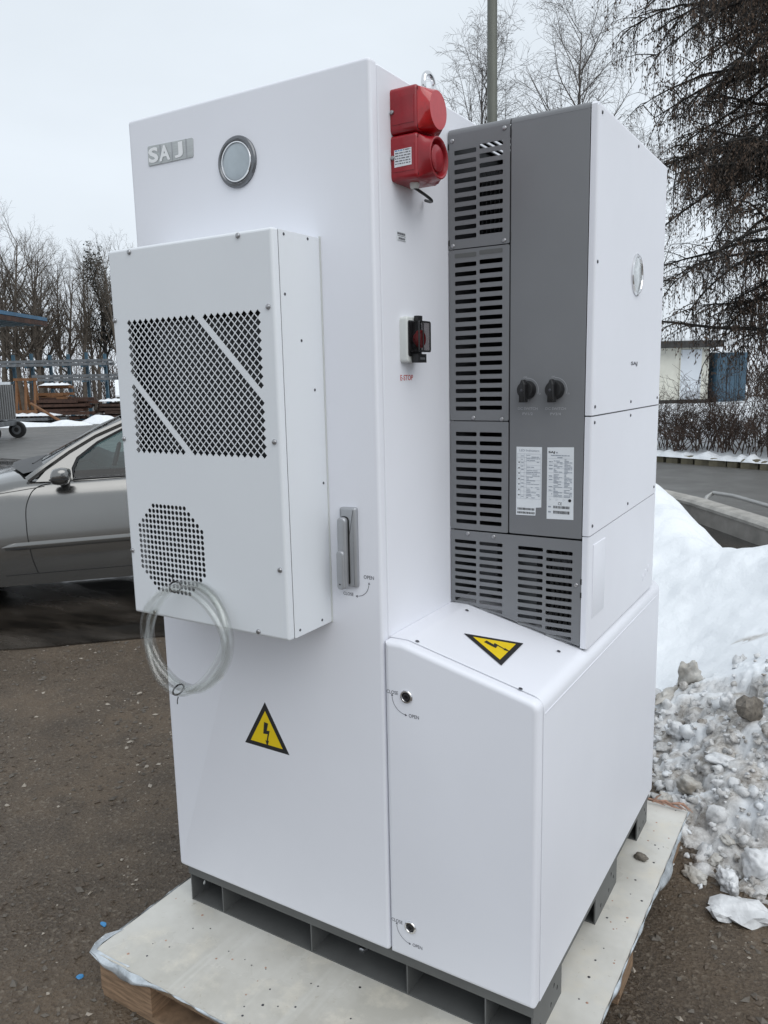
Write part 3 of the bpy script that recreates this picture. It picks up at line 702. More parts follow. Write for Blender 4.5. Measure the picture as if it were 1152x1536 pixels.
# --- siren and beacon on the tall body's right wall
RW = RT(W)
b = MB(); y0s, y1s = .083, .186
for za, zb in ((1.9845, 2.081), (1.886, 1.9830)):
    pan(b, rrect(y0s, y1s, za, zb, .010, 4), 0, .066, .006, RW)
for za, zb in ((1.991, 2.0745), (1.892, 1.9765)): b.box(W + .006, W + .06, y0s - .0012, y0s + .001, za + .012, zb - .016)
siren = b.build('siren', RED, cab)
b = MB(); cy, cz = (y0s + y1s) / 2, 2.0328
def oct_(r, n=32): return [(math.cos(2 * math.pi * k / n), math.sin(2 * math.pi * k / n)) for k in range(n)]
sq = lambda h_, q: [(cy + h_ * max(-1, min(1, 1.35 * c)) * q + h_ * c * (1 - q), cz + h_ * max(-1, min(1, 1.35 * s)) * q + h_ * s * (1 - q)) for c, s in oct_(1)]
b.loft([[RW(y, z, w_) for y, z in sq(h_, q)] for h_, q, w_ in ((.046, 1, .064), (.046, .9, .070), (.0445, .5, .080), (.0425, 0, .090), (.040, 0, .094))], 0, False, True, 1)
b.build('beacon_lens', [REDLENS, REDDOME], siren)
b = MB(); cz = 1.9330
b.loft([[RW(y, z, w_) for y, z in sq(h_, q)] for h_, q, w_ in ((.047, 1, .064), (.0465, .9, .070), (.0455, .4, .080), (.0450, 0, .0945), (.0425, 0, .0960), (.0390, 0, .0940), (.0345, 0, .080), (.0330, 0, .078))], 0, False, True)
b.lathe([(.0290, .078), (.0285, .0905), (.024, .0935), (.01, .0945)], RW, cy, cz, 32, 0)
b.build('horn', RED, siren)
b = MB(); FS = FR(y0s - .0012); b.plate([(W + .0095, 1.9140), (W + .0535, 1.9150), (W + .0535, 1.9510), (W + .0095, 1.9500)], [], 0, .0005, FS)
rng2 = random.Random(4)
for k in range(6):
    v = 1.9195 + k * .0055; u = W + .012
    while u < W + .050: e = min(u + rng2.uniform(.002, .010), W + .051); b.sheet([(u, v), (e, v), (e, v + .0022), (u, v + .0022)], .0009, FS, 2 if k == 5 and u < W + .03 else 1); u = e + .002
b.build('type_label', [PAPER, INK, BLUE], siren)
for z in (2.03, 1.935): place(SCREW_S, 'screw', siren, (W + .006, y0s - .0010, z), ROT_F, (.8, .8, 1))
for y in (.093, .176):
    for z in (2.071, 1.994, 1.973, 1.896): b = MB(); b.lathe([(.0055, .0655), (.0055, .0668), (.004, .0660)], RW, y, z, 10, 0); b.build('corner_screw', BLACK, siren)
b = MB(); b.lathe([(.011, 0), (.011, .006), (.009, .012)], lambda u, v, w_: (u, v, 1.886 - w_), W + .036, .125, 16); b.build('cable_gland', IVORY, siren)
b = MB(); pts = []
for k in range(15):
    t = k / 14; pts.append((W + .036 + .030 * math.sin(t * 3.1) - .030 * t, .125 + .105 * t, 1.876 - .020 * math.sin(t * math.pi * .9)))
b.tube(pts, .0035, 8); b.build('cable', BLACK, siren)
# --- emergency stop
b = MB(); pan(b, rrect(.108, .178, 1.486, 1.592, .008, 4), 0, .020, .004, RW); es = b.build('emergency_stop', IVORY, cab)
b = MB(); b.lathe([(.013, .019), (.013, .030), (.021, .031), (.021, .038), (.017, .041)], RW, .145, 1.540, 24); b.build('stop_button', BUTTON, es)
b = MB(); pan(b, rrect(.112, .175, 1.500, 1.583, .006, 4), .020, .0225, .001, RW); b.build('cover_seal', BLACK, es)
b = MB()
for a in (rrect(.113, .174, 1.508, 1.582, .007, 4),):
    b.loft([[RW(p[0], p[1], .0226) for p in a], [RW(p[0], p[1], .046) for p in inset(a, .002)], [RW(p[0], p[1], .050) for p in inset(a, .006)]], 0, False, True)
b.build('clear_cover', SMOKE, es)
b = MB(); a = inset(rrect(.113, .174, 1.508, 1.582, .007, 4), .003); b.tube([RW(p[0], p[1], .0475) for p in a], .0022, 6, closed=True); b.tube([RW(.131, z, .0505) for z in (1.512, 1.578)], .0018, 6); b.build('cover_frame', BLACK, es)
b = MB(); b.box(W + .0226, W + .040, .125, .165, 1.485, 1.505); b.box(W + .0226, W + .034, .138, .158, 1.582, 1.594); b.build('cover_latch', BLACK, es)
b = MB(); b.box(W + .0402, W + .041, .134, .156, 1.492, 1.497); b.build('latch_clip', STEEL, es)
b = MB(); text(b, 'E-STOP', .1070, .1680, 1.4440, 1.4570, .0006, RW, 0, .008); b.build('lettering', REDINK, cab)
b = MB(); b.plate([(.1020, 1.7615), (.1460, 1.7625), (.1440, 1.7840), (.1010, 1.7830)], [], 0, .0004, RW); rng3 = random.Random(8)
for v0_, u0_, u1_ in ((1.7765, .1045, .1400), (1.7660, .1100, .1400)):
    u = u0_
    while u < u1_: e = min(u + rng3.uniform(.0015, .004), u1_); b.sheet([(u, v0_), (e, v0_), (e, v0_ + .0048), (u, v0_ + .0048)], .0008, RW, 1); u = e + .0010
b.sheet([(.106, 1.7735), (.142, 1.7735), (.142, 1.7745), (.106, 1.7745)], .0008, RW, 1); b.sheet([(.106, 1.7633), (.142, 1.7633), (.142, 1.7642), (.106, 1.7642)], .0008, RW, 1); b.build('small_label', [PAPER, INK], cab)
# --- lifting eye bolt
b = MB(); b.tube([(.722, .313 + .027 * math.cos(t_), H + .036 + .027 * math.sin(t_)) for t_ in [2 * math.pi * k / 28 for k in range(28)]], .0065, 10, closed=True)
b.lathe([(.014, 0), (.014, .004), (.010, .008), (.008, .016)], TP(H), .722, .313, 16); b.build('eye_bolt', CHROME, cab)

# --- steel base: three open channels with dividers, and top rails
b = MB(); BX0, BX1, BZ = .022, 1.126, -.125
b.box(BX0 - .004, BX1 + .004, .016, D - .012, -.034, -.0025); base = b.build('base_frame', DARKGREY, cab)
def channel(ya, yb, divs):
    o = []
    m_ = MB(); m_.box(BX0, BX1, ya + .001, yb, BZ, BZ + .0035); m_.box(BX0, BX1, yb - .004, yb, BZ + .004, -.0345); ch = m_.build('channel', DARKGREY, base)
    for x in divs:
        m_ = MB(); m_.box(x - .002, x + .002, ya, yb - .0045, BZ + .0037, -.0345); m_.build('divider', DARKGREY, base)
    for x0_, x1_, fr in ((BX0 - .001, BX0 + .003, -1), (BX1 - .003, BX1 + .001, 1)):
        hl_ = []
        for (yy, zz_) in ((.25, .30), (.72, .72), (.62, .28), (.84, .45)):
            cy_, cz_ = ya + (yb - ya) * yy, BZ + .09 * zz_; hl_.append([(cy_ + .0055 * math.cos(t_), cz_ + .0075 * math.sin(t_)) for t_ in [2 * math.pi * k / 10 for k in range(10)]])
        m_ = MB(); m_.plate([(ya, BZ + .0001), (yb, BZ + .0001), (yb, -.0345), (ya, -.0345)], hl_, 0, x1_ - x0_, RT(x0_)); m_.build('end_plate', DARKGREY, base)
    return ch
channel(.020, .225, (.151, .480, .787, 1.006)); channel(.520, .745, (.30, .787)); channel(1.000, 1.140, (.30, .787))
b = MB(); b.lathe([(.014, 0), (.014, .004), (.011, .008)], TP(BZ + .0036), .60, .10, 6); b.build('anchor_bolt', STEEL, base)
for x in (.058, .098): b = MB(); b.lathe([(.006, 0), (.006, .012)], lambda u, v, w_: (u, v, -.035 - w_), x, .10, 8); b.build('hanging_bolt', STEEL, base)

# =================================================================== drain hose coil tied to the cooling unit
hose = thing('drain_hose', 'coil of clear plastic drain hose hanging from the round grille of the white cooling unit', 'hose', (.318, -.21, Z0 + .835))
pts = []; N = 150; turns = 2.85; rg = random.Random(2)
for k in range(N + 1):
    t = k / N; a = rad(150) + t * turns * 2 * math.pi
    R1 = .127 - .010 * t + .007 * math.sin(a * 1.0 + 1) + .005 * math.sin(2.3 * a)
    pts.append((R1 * math.cos(a) * 1.03, -.012 + .021 * math.sin(2.1 * t * 6.28 + .5) + .018 * math.sin(a) + .012 * (t - .5), R1 * math.sin(a) - .004 * math.sin(3 * a)))
b = MB(); b.tube(pts, .0098, 12, caps=False); b.tube(pts, .0068, 12, caps=False)
b.build('tube', CLEAR, hose, smooth=60, fix=False)
for a_, nm in ((108, 'cable_tie'), (263, 'cable_tie')):
    c = Vector((.128 * math.cos(rad(a_)), -.010 + .018 * math.sin(rad(a_)), .128 * math.sin(rad(a_)))); rdir = c.normalized(); rdir.y = 0
    b = MB(); b.tube([c + rdir * .013 * math.cos(t_) + Vector((0, 1, 0)) * .018 * math.sin(t_) for t_ in [2 * math.pi * k / 18 for k in range(18)]], .0022, 6, closed=True)
    b.tube([c + rdir * .020, c + rdir * .028 + Vector((.006, -.008, .003)), c + rdir * .032 + Vector((.008, -.010, -.002))], .0013, 5); b.build(nm, BLACK, hose)

# =================================================================== pallet
PX0, PX1, PY0, PY1, PZ = -.062, 1.242, -.285, 1.285, Z0 - .125
pal = thing('pallet', 'wooden transport pallet with pale plywood top and torn silver film under the white cabinet', 'pallet', (0, 0, 0))
b = MB(); PO = round_poly([(PX0, PY0), (PX1, PY0), (PX1, PY1), (PX0, PY1)], [.02, .03, .012, .02], 4)
b.loft([[(x, y, PZ - .012) for x, y in PO], [(x, y, PZ - .0012) for x, y in PO]], 1, True, False); b.loft([[(x, y, PZ - .0012) for x, y in PO], [(x, y, PZ) for x, y in inset(PO, .0012)]], 0, False, True)
ply = b.build('plywood_top', [PLY, PLYEDGE], pal)
rg = random.Random(12)
for k in range(75):     # nail holes and chips in the sheet
    x = rg.uniform(PX0 + .02, PX1 - .02); y = rg.uniform(PY0 + .02, PY1 - .02)
    if .0 < x < 1.14 and .0 < y < 1.15: 
        if rg.random() < .5: x = rg.uniform(1.145, PX1 - .02)
        else: y = rg.uniform(PY0 + .02, -.01)
    b = MB(); r_ = rg.uniform(.0018, .0042); b.lathe([(r_, .0002), (r_ * .8, .0006)], TP(PZ), x, y, 7, 0); b.build('nail_hole', DKSTEEL if rg.random() < .6 else WOODX, ply)
def board(name, x0, x1, y0, y1, z0, z1, seed):
    r_ = random.Random(seed); b = MB(); n = 6
    j = lambda a: a + r_.uniform(-.0015, .0015)
    b.loft([[(j(x0), j(y0), z0), (j(x1), j(y0), z0), (j(x1), j(y1), z0), (j(x0), j(y1), z0)], [(j(x0), j(y0), z1), (j(x1), j(y0), z1), (j(x1), j(y1), z1), (j(x0), j(y1), z1)]])
    return b.build(name, WOOD, pal, smooth=0)
sd = 0
zA = PZ - .0125
for y in (PY0 + .012, .42, 1.10):       # deck boards under the sheet, stringer boards, blocks and bottom skids
    sd += 1; board('deck_board', PX0 + .012, PX1 - .018, y, y + .145, zA - .020, zA, sd)
for x in (PX0 + .012, .52, PX1 - .165):
    for y in (PY0 + .012, .42, 1.10): sd += 1; board('block', x, x + (.205 if x < .5 else .15), y, y + .145, .022, zA - .0205, sd)
for k in range(3): sd += 1; board('deck_board', PX0 + .02, PX1 - .02, -.02 + k * .22 + .02, .08 + k * .22, zA - .020, zA, sd)
for y in (PY0 + .014, .422, 1.102): sd += 1; board('bottom_board', PX0 + .014, PX1 - .02, y, y + .14, .001, .0215, sd)
# torn silver film hanging round the sheet's edge
def film(path, hs, seed, name='edge_film'):
    r_ = random.Random(seed); b = MB(); n = len(path); rows = 5; V = []
    for i in range(n):
        x, y, nx, ny = path[i]; hgt = hs[i]
        ph = r_.uniform(0, 6)
        for k in range(rows):
            t = k / (rows - 1)
            out = .002 + min(hgt, .03) * .45 * math.sin(t * 2.8) * (1 + .4 * math.sin(i * .37)) + .0012 * math.sin(i * .8 + k)
            V.append((x + nx * out, y + ny * out, PZ + .002 - hgt * t + .0008 * math.sin(i * .7 + k * 2)))
    Fs = [(i * rows + k, (i + 1) * rows + k, (i + 1) * rows + k + 1, i * rows + k + 1) for i in range(n - 1) for k in range(rows - 1)]
    b.add(V, Fs); return b.build(name, FILM, pal, smooth=80, fix=False)
n = 140; pf = []; hs = []
for k in range(n + 1):
    t = k / n; x = PX0 - .004 + t * (PX1 - PX0); pf.append((x, PY0, 0, -1)); hs.append(.004 + .034 * max(0, math.sin(t * 13 + .2)) ** 3 + .006 * max(0, math.sin(t * 41)))
film(pf, hs, 1)
pf = []; hs = []
for k in range(n + 1):
    t = k / n; y = PY0 + t * (PY1 - PY0 - .01); pf.append((PX1, y, 1, 0)); hs.append(.006 + .042 * max(0, math.sin(t * 9.5 + .6)) ** 4 + .006 * max(0, math.sin(t * 37)))
film(pf, hs, 2)
pf = []; hs = []
for k in range(n // 2 + 1):
    t = k / (n // 2); y = PY0 + t * .9; pf.append((PX0, y, -1, 0)); hs.append(.005 + .010 * max(0, math.sin(t * 9 + 2)))
film(pf, hs, 3)
b = MB(); V = []       # folded-up flap at the near left corner
cpts = [(PX0 - .004, PY0 + .09, .003), (PX0 - .012, PY0 + .055, .012), (PX0 - .013, PY0 + .02, .008), (PX0 - .006, PY0 - .006, -.002), (PX0 + .03, PY0 - .008, -.014), (PX0 + .07, PY0 - .008, -.024), (PX0 + .10, PY0 - .006, -.020), (PX0 + .13, PY0 - .004, -.010)]
for x, y, z in cpts:
    V += [(x, y, PZ + z), (x * .98 + .002, y + .004, PZ + z * .3 + .002), (x + .012, y + .016, PZ + .0015)]
b.add(V, [(i * 3 + k, (i + 1) * 3 + k, (i + 1) * 3 + k + 1, i * 3 + k + 1) for i in range(len(cpts) - 1) for k in range(2)]); b.build('film_flap', FILM, pal, smooth=80, fix=False)

def lump(name, mats, r, sc, seed, sub=3, amp=.35, facet=False):
    bm = bmesh.new(); bmesh.ops.create_icosphere(bm, subdivisions=sub, radius=1)
    o = Vector((seed * 7.3, seed * 3.1, seed * 1.7))
    for v in bm.verts:
        d = 1 + amp * mnoise.noise(v.co * 1.3 + o) + amp * .5 * mnoise.noise(v.co * 3.1 + o) + amp * .25 * mnoise.noise(v.co * 7 + o)
        v.co = Vector((v.co.x * sc[0], v.co.y * sc[1], v.co.z * sc[2])) * d * r
    me = bpy.data.meshes.new(name); bm.to_mesh(me); bm.free(); me.materials.append(mats)
    if not facet: me.polygons.foreach_set('use_smooth', [True] * len(me.polygons))
    ob = bpy.data.objects.new(name, me); COL.objects.link(ob); return ob
o = lump('pebble', STONE, .020, (1.15, .8, .5), 3); o.location = (1.165, .905, PZ + .008); o.rotation_euler.z = -.5
tag(o, 'flat grey-brown pebble lying on the plywood edge of the pallet', 'stone')
b = MB(); rg = random.Random(6)
for k in range(9):
    x = 1.08 + k * .012; b.tube([(x, 1.262 + rg.uniform(-.006, .006), PZ + .010 + rg.uniform(0, .016)), (x + .05, 1.266 + rg.uniform(-.008, .008), PZ + .014 + rg.uniform(-.004, .016)), (x + .085, 1.262, PZ + .012 + rg.uniform(-.003, .006))], [.002, .0045, .0012], 4)
b.tube([(1.12, 1.262, PZ + .012), (1.135, 1.262, PZ + .035), (1.15, 1.262, PZ + .05)], [.004, .003, .001], 4)
tag(b.build('wood_splinter', WOODX), 'pink-brown splintered wood sliver at the back corner of the plywood', 'splinter')
for i, (x, y, r_, lb) in enumerate(((-.2893, -.0750, .009, 'small blue plastic scrap on the gravel beyond the pallet corner'), (-.165, -.262, .0085, 'blue plastic flake on the gravel just left of the pallet corner'))):
    o = lump('plastic_scrap', BLUE, r_, (1.3, .8, .4), i + 5, 2, .5, True); o.location = (x, y, r_ * .4); o.rotation_euler = (.3, .2, i * 1.1); tag(o, lb, 'plastic scrap', 'blue plastic scraps')

# =================================================================== snow pile on the right
FFP = [(-3, 4.9), (-1, 4.2), (.2, 3.3), (.7, 2.5), (.97, 1.85), (1.13, 1.42), (1.3, 1.14), (1.7, 1.0), (2.5, .9), (5.5, .9)]
BFP = [(-3, 8.2), (-.6, 7.7), (.35, 6.9), (.95, 5.7), (1.25, 4.9), (2.0, 4.5), (5.5, 4.2)]
def sdl(poly, x, y):
    best = np.full(x.shape, 1e9); sg = np.zeros(x.shape)
    for (ax, ay), (bx, by) in zip(poly[:-1], poly[1:]):
        dx, dy = bx - ax, by - ay; L = dx * dx + dy * dy
        t = np.clip(((x - ax) * dx + (y - ay) * dy) / L, 0, 1); px, py = x - ax - t * dx, y - ay - t * dy; d = np.hypot(px, py)
        s_ = np.sign(dx * (y - ay) - dy * (x - ax)); mk = d < best
        best = np.where(mk, d, best); sg = np.where(mk, s_, sg)
    return best * sg
def SM(t): t = np.clip(t, 0, 1); return t * t * (3 - 2 * t)
def snow_base(x, y):
    a = np.maximum(sdl(FFP, x, y), 0); b_ = np.maximum(-sdl(BFP, x, y), 0)
    return (.10 * SM(a / .35) + .12 * SM(a / .9) + .60 * SM(a / 2.15)) * SM(b_ / .85)
def vnoise(X, Y, sc, rs):
    n = 128; G = rs.random((n, n)); x = X * sc; y = Y * sc
    xi = np.floor(x).astype(int); yi = np.floor(y).astype(int); fx = SM(x - xi); fy = SM(y - yi)
    g = lambda a, c: G[a % n, c % n]
    return (g(xi, yi) * (1 - fx) + g(xi + 1, yi) * fx) * (1 - fy) + (g(xi, yi + 1) * (1 - fx) + g(xi + 1, yi + 1) * fx) * fy - .5
rs = np.random.default_rng(21)
nx, ny = 470, 520
tx = np.linspace(0, 1, nx); ty = np.linspace(0, 1, ny)
xs = -2.6 + 7.6 * (0.5 + (tx - .5) * (.42 + .58 * (2 * np.abs(tx - .5)) ** 2.2) - .0)          # finer near the visible strip
ys = .85 + 7.4 * ty ** 1.55
X, Y = np.meshgrid(xs, ys)
Bz = snow_base(X, Y)
wx = X + .10 * vnoise(X, Y, 2.2, rs) ; wy = Y + .12 * vnoise(X, Y, 2.2, rs)
dirty = 1 - SM((Y + .45 * vnoise(X, Y, 2.6, rs) + .25 * vnoise(X, Y, 7, rs) - 2.25) / .22)     # slushy lumps at the foot of the pile
Zs = snow_base(wx, wy)
smooth_n = .15 * vnoise(X, Y, 1.3, rs) + .10 * vnoise(X + .3 * Y, Y, 2.3, rs) + .040 * vnoise(X - .4 * Y, Y + .2 * X, 5.3, rs) + .012 * vnoise(X + .2 * Y, Y, 15, rs) + .003 * vnoise(X, Y, 41, rs)
rough_n = .05 * vnoise(X, Y, 4, rs) + .035 * vnoise(X, Y, 11, rs) + .016 * vnoise(X, Y, 26, rs) + .008 * vnoise(X, Y, 60, rs)
mask = SM(Bz / .12)
Zs = Zs + mask * (smooth_n * (1 - dirty) + rough_n * dirty)
NL = 12000; lx = rs.uniform(.5, 2.6, NL); ly = rs.uniform(.95, 3.4, NL); lr = .010 * (7.0) ** (rs.random(NL) ** 2.4)
dl = sdl(FFP, lx, ly)
order = np.argsort(-lr); Zfix = Zs.copy()
for x_, y_, r_, d_ in zip(lx[order], ly[order], lr[order], dl[order]):
    if d_ < -.02 or y_ > (2.3 if r_ > .022 else 2.6): continue
    if y_ > 2.3 and rs.random() < .3 + .9 * (y_ - 2.3): continue
    i0, i1 = np.searchsorted(xs, (x_ - r_, x_ + r_)); j0, j1 = np.searchsorted(ys, (y_ - r_, y_ + r_))
    if i1 - i0 < 2 or j1 - j0 < 2: continue
    sub = (slice(j0, j1), slice(i0, i1)); q = ((X[sub] - x_) ** 2 + ((Y[sub] - y_) * 1.1) ** 2) / r_ ** 2
    zc0 = Zfix[(j0 + j1) // 2, (i0 + i1) // 2] - r_ * .25
    Zs[sub] = np.maximum(Zs[sub], np.where(q < 1, zc0 + r_ * .75 * np.sqrt(np.maximum(1 - q, 0)), -9))
Zs = np.where(Bz <= .001, np.minimum(Zs, 0.0) - .03, Zs - .012)
def snow_h(x, y):
    i = int(np.clip(np.searchsorted(xs, x), 1, nx - 1)); j = int(np.clip(np.searchsorted(ys, y), 1, ny - 1)); return float(Zs[j, i])
V = np.stack([X, Y, Zs], -1).reshape(-1, 3)
I = (np.arange(ny - 1)[:, None] * nx + np.arange(nx - 1)[None]); keep = (np.maximum(np.maximum(Zs[:-1, :-1], Zs[1:, :-1]), np.maximum(Zs[:-1, 1:], Zs[1:, 1:])) > -.025)
Q = np.stack([I, I + 1, I + nx + 1, I + nx], -1)[keep]
me = bpy.data.meshes.new('snow_pile'); me.from_pydata(V.tolist(), [], Q.reshape(-1, 4).tolist())
at = me.attributes.new('dirt', 'FLOAT', 'POINT')
grime = np.clip(dirty * (.72 + 1.1 * vnoise(X, Y, 7, rs) + .8 * vnoise(X, Y, 24, rs)) + .9 * SM((vnoise(X, Y, 3.4, rs) - .44) / .05) * (vnoise(X, Y, 13, rs) > -.1), 0, 1)
at.data.foreach_set('value', grime.reshape(-1).astype(np.float32))
me.polygons.foreach_set('use_smooth', [True] * len(me.polygons))
def snow_mat():
    m = bpy.data.materials.new('snow'); m.use_nodes = True; nt = m.node_tree; b = nt.nodes['Principled BSDF']
    a = nt.nodes.new('ShaderNodeAttribute'); a.attribute_name = 'dirt'
    tc = nt.nodes.new('ShaderNodeTexCoord'); n = nt.nodes.new('ShaderNodeTexNoise'); n.inputs['Scale'].default_value = 45; n.inputs['Detail'].default_value = 7; n.inputs['Roughness'].default_value = .7
    nt.links.new(tc.outputs['Object'], n.inputs['Vector'])
    mx = nt.nodes.new('ShaderNodeMix'); mx.data_type = 'RGBA'; mx.inputs[6].default_value = (.83, .86, .89, 1); 
    d2 = nt.nodes.new('ShaderNodeMix'); d2.data_type = 'RGBA'; d2.inputs[6].default_value = (.23, .20, .17, 1); d2.inputs[7].default_value = (.58, .56, .53, 1)
    r = nt.nodes.new('ShaderNodeMapRange'); r.inputs[1].default_value = .36; r.inputs[2].default_value = .62; nt.links.new(n.outputs[0], r.inputs[0])
    nt.links.new(r.outputs[0], d2.inputs[0]); nt.links.new(d2.outputs[2], mx.inputs[7]); nt.links.new(a.outputs['Fac'], mx.inputs[0]); nt.links.new(mx.outputs[2], b.inputs['Base Color'])
    b.inputs['Roughness'].default_value = .55; b.inputs['Specular IOR Level'].default_value = .3
    bp = nt.nodes.new('ShaderNodeBump'); bp.inputs['Strength'].default_value = .5; bp.inputs['Distance'].default_value = .012
    nt.links.new(n.outputs[0], bp.inputs['Height']); nt.links.new(bp.outputs[0], b.inputs['Normal']); return m
SNOW = snow_mat()
CLEANSNOW = mat('clean_snow', (.83, .86, .89), .55, var=.12, vscale=6, bump=.4, bscale=30, dist=.02)
me.materials.append(SNOW)
o = bpy.data.objects.new('snow_pile', me); COL.objects.link(o); tag(o, 'ploughed snow bank, white above and dirty slush below, right of the cabinet', 'snow', kind='stuff')
# uncountable slush clods lying on the dirty slope
bm = bmesh.new(); bmesh.ops.create_icosphere(bm, subdivisions=2, radius=1); ico = np.array([v.co[:] for v in bm.verts]); icf = np.array([[v.index for v in f.verts] for f in bm.faces]); bm.free()
rs2 = np.random.default_rng(8); CV = []; CF = []; CD = []; nc = 0
while nc < 1300:
    x_ = rs2.uniform(.7, 2.3); y_ = rs2.uniform(1.0, 3.1); d_ = float(sdl(FFP, np.array([x_]), np.array([y_]))[0])
    if d_ < -.10 or (d_ < 0 and rs2.random() < .8) or y_ > 2.7 or (y_ > 2.25 and rs2.random() < .85): continue
    r_ = .007 * 5.0 ** (rs2.random() ** 2.6); ph = rs2.uniform(0, 6.3, (3, 3)); fr = rs2.uniform(1.2, 2.8, (3, 3))
    dd = 1 + sum(.25 * np.sin(ico @ fr[k] * 1.6 + ph[k, 0]) for k in range(3)) + rs2.uniform(-.05, .05, len(ico))
    a_ = rs2.uniform(0, 6.28); sc_ = rs2.uniform(.7, 1.3, 3) * np.array([1, 1, .8]); P_ = ico * dd[:, None] * sc_ * r_
    P_ = np.stack([P_[:, 0] * math.cos(a_) - P_[:, 1] * math.sin(a_), P_[:, 0] * math.sin(a_) + P_[:, 1] * math.cos(a_), P_[:, 2]], -1) + np.array([x_, y_, max(0, snow_h(x_, y_)) + r_ * .05])
    CV.append(P_); CF.append(icf + nc * len(ico)); CD.append(np.full(len(ico), np.clip(rs2.normal(.55, .25), .1, 1))); nc += 1
me = bpy.data.meshes.new('slush_clods'); me.from_pydata(np.concatenate(CV).tolist(), [], np.concatenate(CF).tolist())
me.attributes.new('dirt', 'FLOAT', 'POINT').data.foreach_set('value', np.concatenate(CD).astype(np.float32)); me.polygons.foreach_set('use_smooth', [True] * len(me.polygons)); me.materials.append(SNOW)
o = bpy.data.objects.new('slush_clods', me); COL.objects.link(o); tag(o, 'small grey slush clods strewn over the foot of the snow bank', 'slush', kind='stuff')
# single chunks that can be told apart
CH = [  # x, y, r, scale, facet, material, label
    (1.475, .985, .075, (1.35, .75, .42), True, ICEW, 'flat angular white ice slab at the right end of the slush foot, nearest the viewer'),
    (1.405, .945, .045, (.9, .9, .45), True, ICEW, 'small broken white ice plate left of the flat ice slab'),
    (1.490, 1.205, .060, (.95, .85, .85), False, ICEW, 'round pale ice ball with a dark slit resting above the ice slab'),
    (1.400, 1.120, .035, (1.1, .8, .9), False, ICEW, 'knobbly white snow lump between the ice ball and the bare ground'),
    (1.425, 1.085, .026, (.8, .8, 1.2), False, ICEW, 'narrow white snow knob just above the broken ice plate'),
    (1.375, 1.290, .026, (1.3, .7, .5), False, ICE, 'flat oval grey ice pebble lying on the wet ground below the slush'),
    (1.350, 1.215, .024, (1.1, .8, .6), False, ICE, 'dirty brown-grey ice pebble beside the flat oval one'),
    (1.300, 1.115, .034, (1.3, .9, .45), False, ICE, 'streaked grey slush lump nearest the pallet corner'),
    (1.360, 1.960, .065, (.9, .7, .9), True, STONE, 'grey-green angular stone stuck in the slush at the right edge'),
    (1.010, 2.530, .075, (.75, .6, 1.15), False, ICE, 'upright yellowish snow block standing where clean snow meets slush'),
    (.930, 2.420, .070, (1.5, .5, .35), False, ICE, 'long pale slab of crusted snow beside the cabinet edge'),
    (1.190, 1.590, .050, (.9, .9, .8), False, ICE, 'large rounded grey slush lump in the middle of the dirty slope'),
    (1.110, 1.520, .036, (1, .8, .8), False, ICE, 'dark wet slush lump closest to the pallet back corner'),
    (1.300, 1.700, .055, (1.3, .8, .5), False, ICEW, 'broad pale snow cake lying tilted on the dirty slope'),
    (1.060, 2.020, .042, (1, .9, .9), False, ICEW, 'white snow ball beside the lower cabinet wall'),
    (1.255, 2.080, .038, (.8, .8, 1.1), False, ICEW, 'small bluish-white lump left of the grey-green stone'),
]
for i, (x, y, r_, sc, fc, mt, lb) in enumerate(CH):
    o = lump('stone' if mt is STONE else 'ice_chunk', mt, r_, sc, i + 11, 2 if fc else 4, .5 if fc else .42, fc); o.location = (x, y, max(0, snow_h(x, y)) + r_ * sc[2] * .55); o.rotation_euler = (.2 * math.sin(i * 2.1), .25 * math.sin(i * 1.3), i * 1.7)
    tag(o, lb, 'stone' if mt is STONE else 'ice chunk', None if mt is STONE else 'ice chunks at the snow bank')

# =================================================================== helpers for plants
def seg_mesh(name, segs, sides, m_, parent=None, smooth=True):
    """segs: array (n,8) p0 p1 r0 r1"""
    A = np.asarray(segs, float); p0, p1, r0, r1 = A[:, 0:3], A[:, 3:6], A[:, 6], A[:, 7]
    d = p1 - p0; d /= np.maximum(np.linalg.norm(d, axis=1, keepdims=True), 1e-9)
    ref = np.where(np.abs(d[:, 2:3]) < .9, np.array([[0, 0, 1.]]), np.array([[1., 0, 0]]))
    u = np.cross(d, ref); u /= np.linalg.norm(u, axis=1, keepdims=True); v = np.cross(d, u)
    an = np.arange(sides) * 2 * np.pi / sides
    ring = u[:, None] * np.cos(an)[None, :, None] + v[:, None] * np.sin(an)[None, :, None]
    V = np.concatenate([p0[:, None] + ring * r0[:, None, None], p1[:, None] + ring * r1[:, None, None]], 1).reshape(-1, 3)
    k = np.arange(sides); k2 = (k + 1) % sides
    f = np.stack([k, k2, k2 + sides, k + sides], -1)
    Fq = (f[None] + (np.arange(len(A)) * 2 * sides)[:, None, None]).reshape(-1, 4)
    me = bpy.data.meshes.new(name); me.from_pydata(V.tolist(), [], Fq.tolist()); me.materials.append(m_)
    if smooth: me.polygons.foreach_set('use_smooth', [True] * len(me.polygons))
    o = bpy.data.objects.new(name, me); COL.objects.link(o)
    if parent is not None: o.parent = parent
    return o
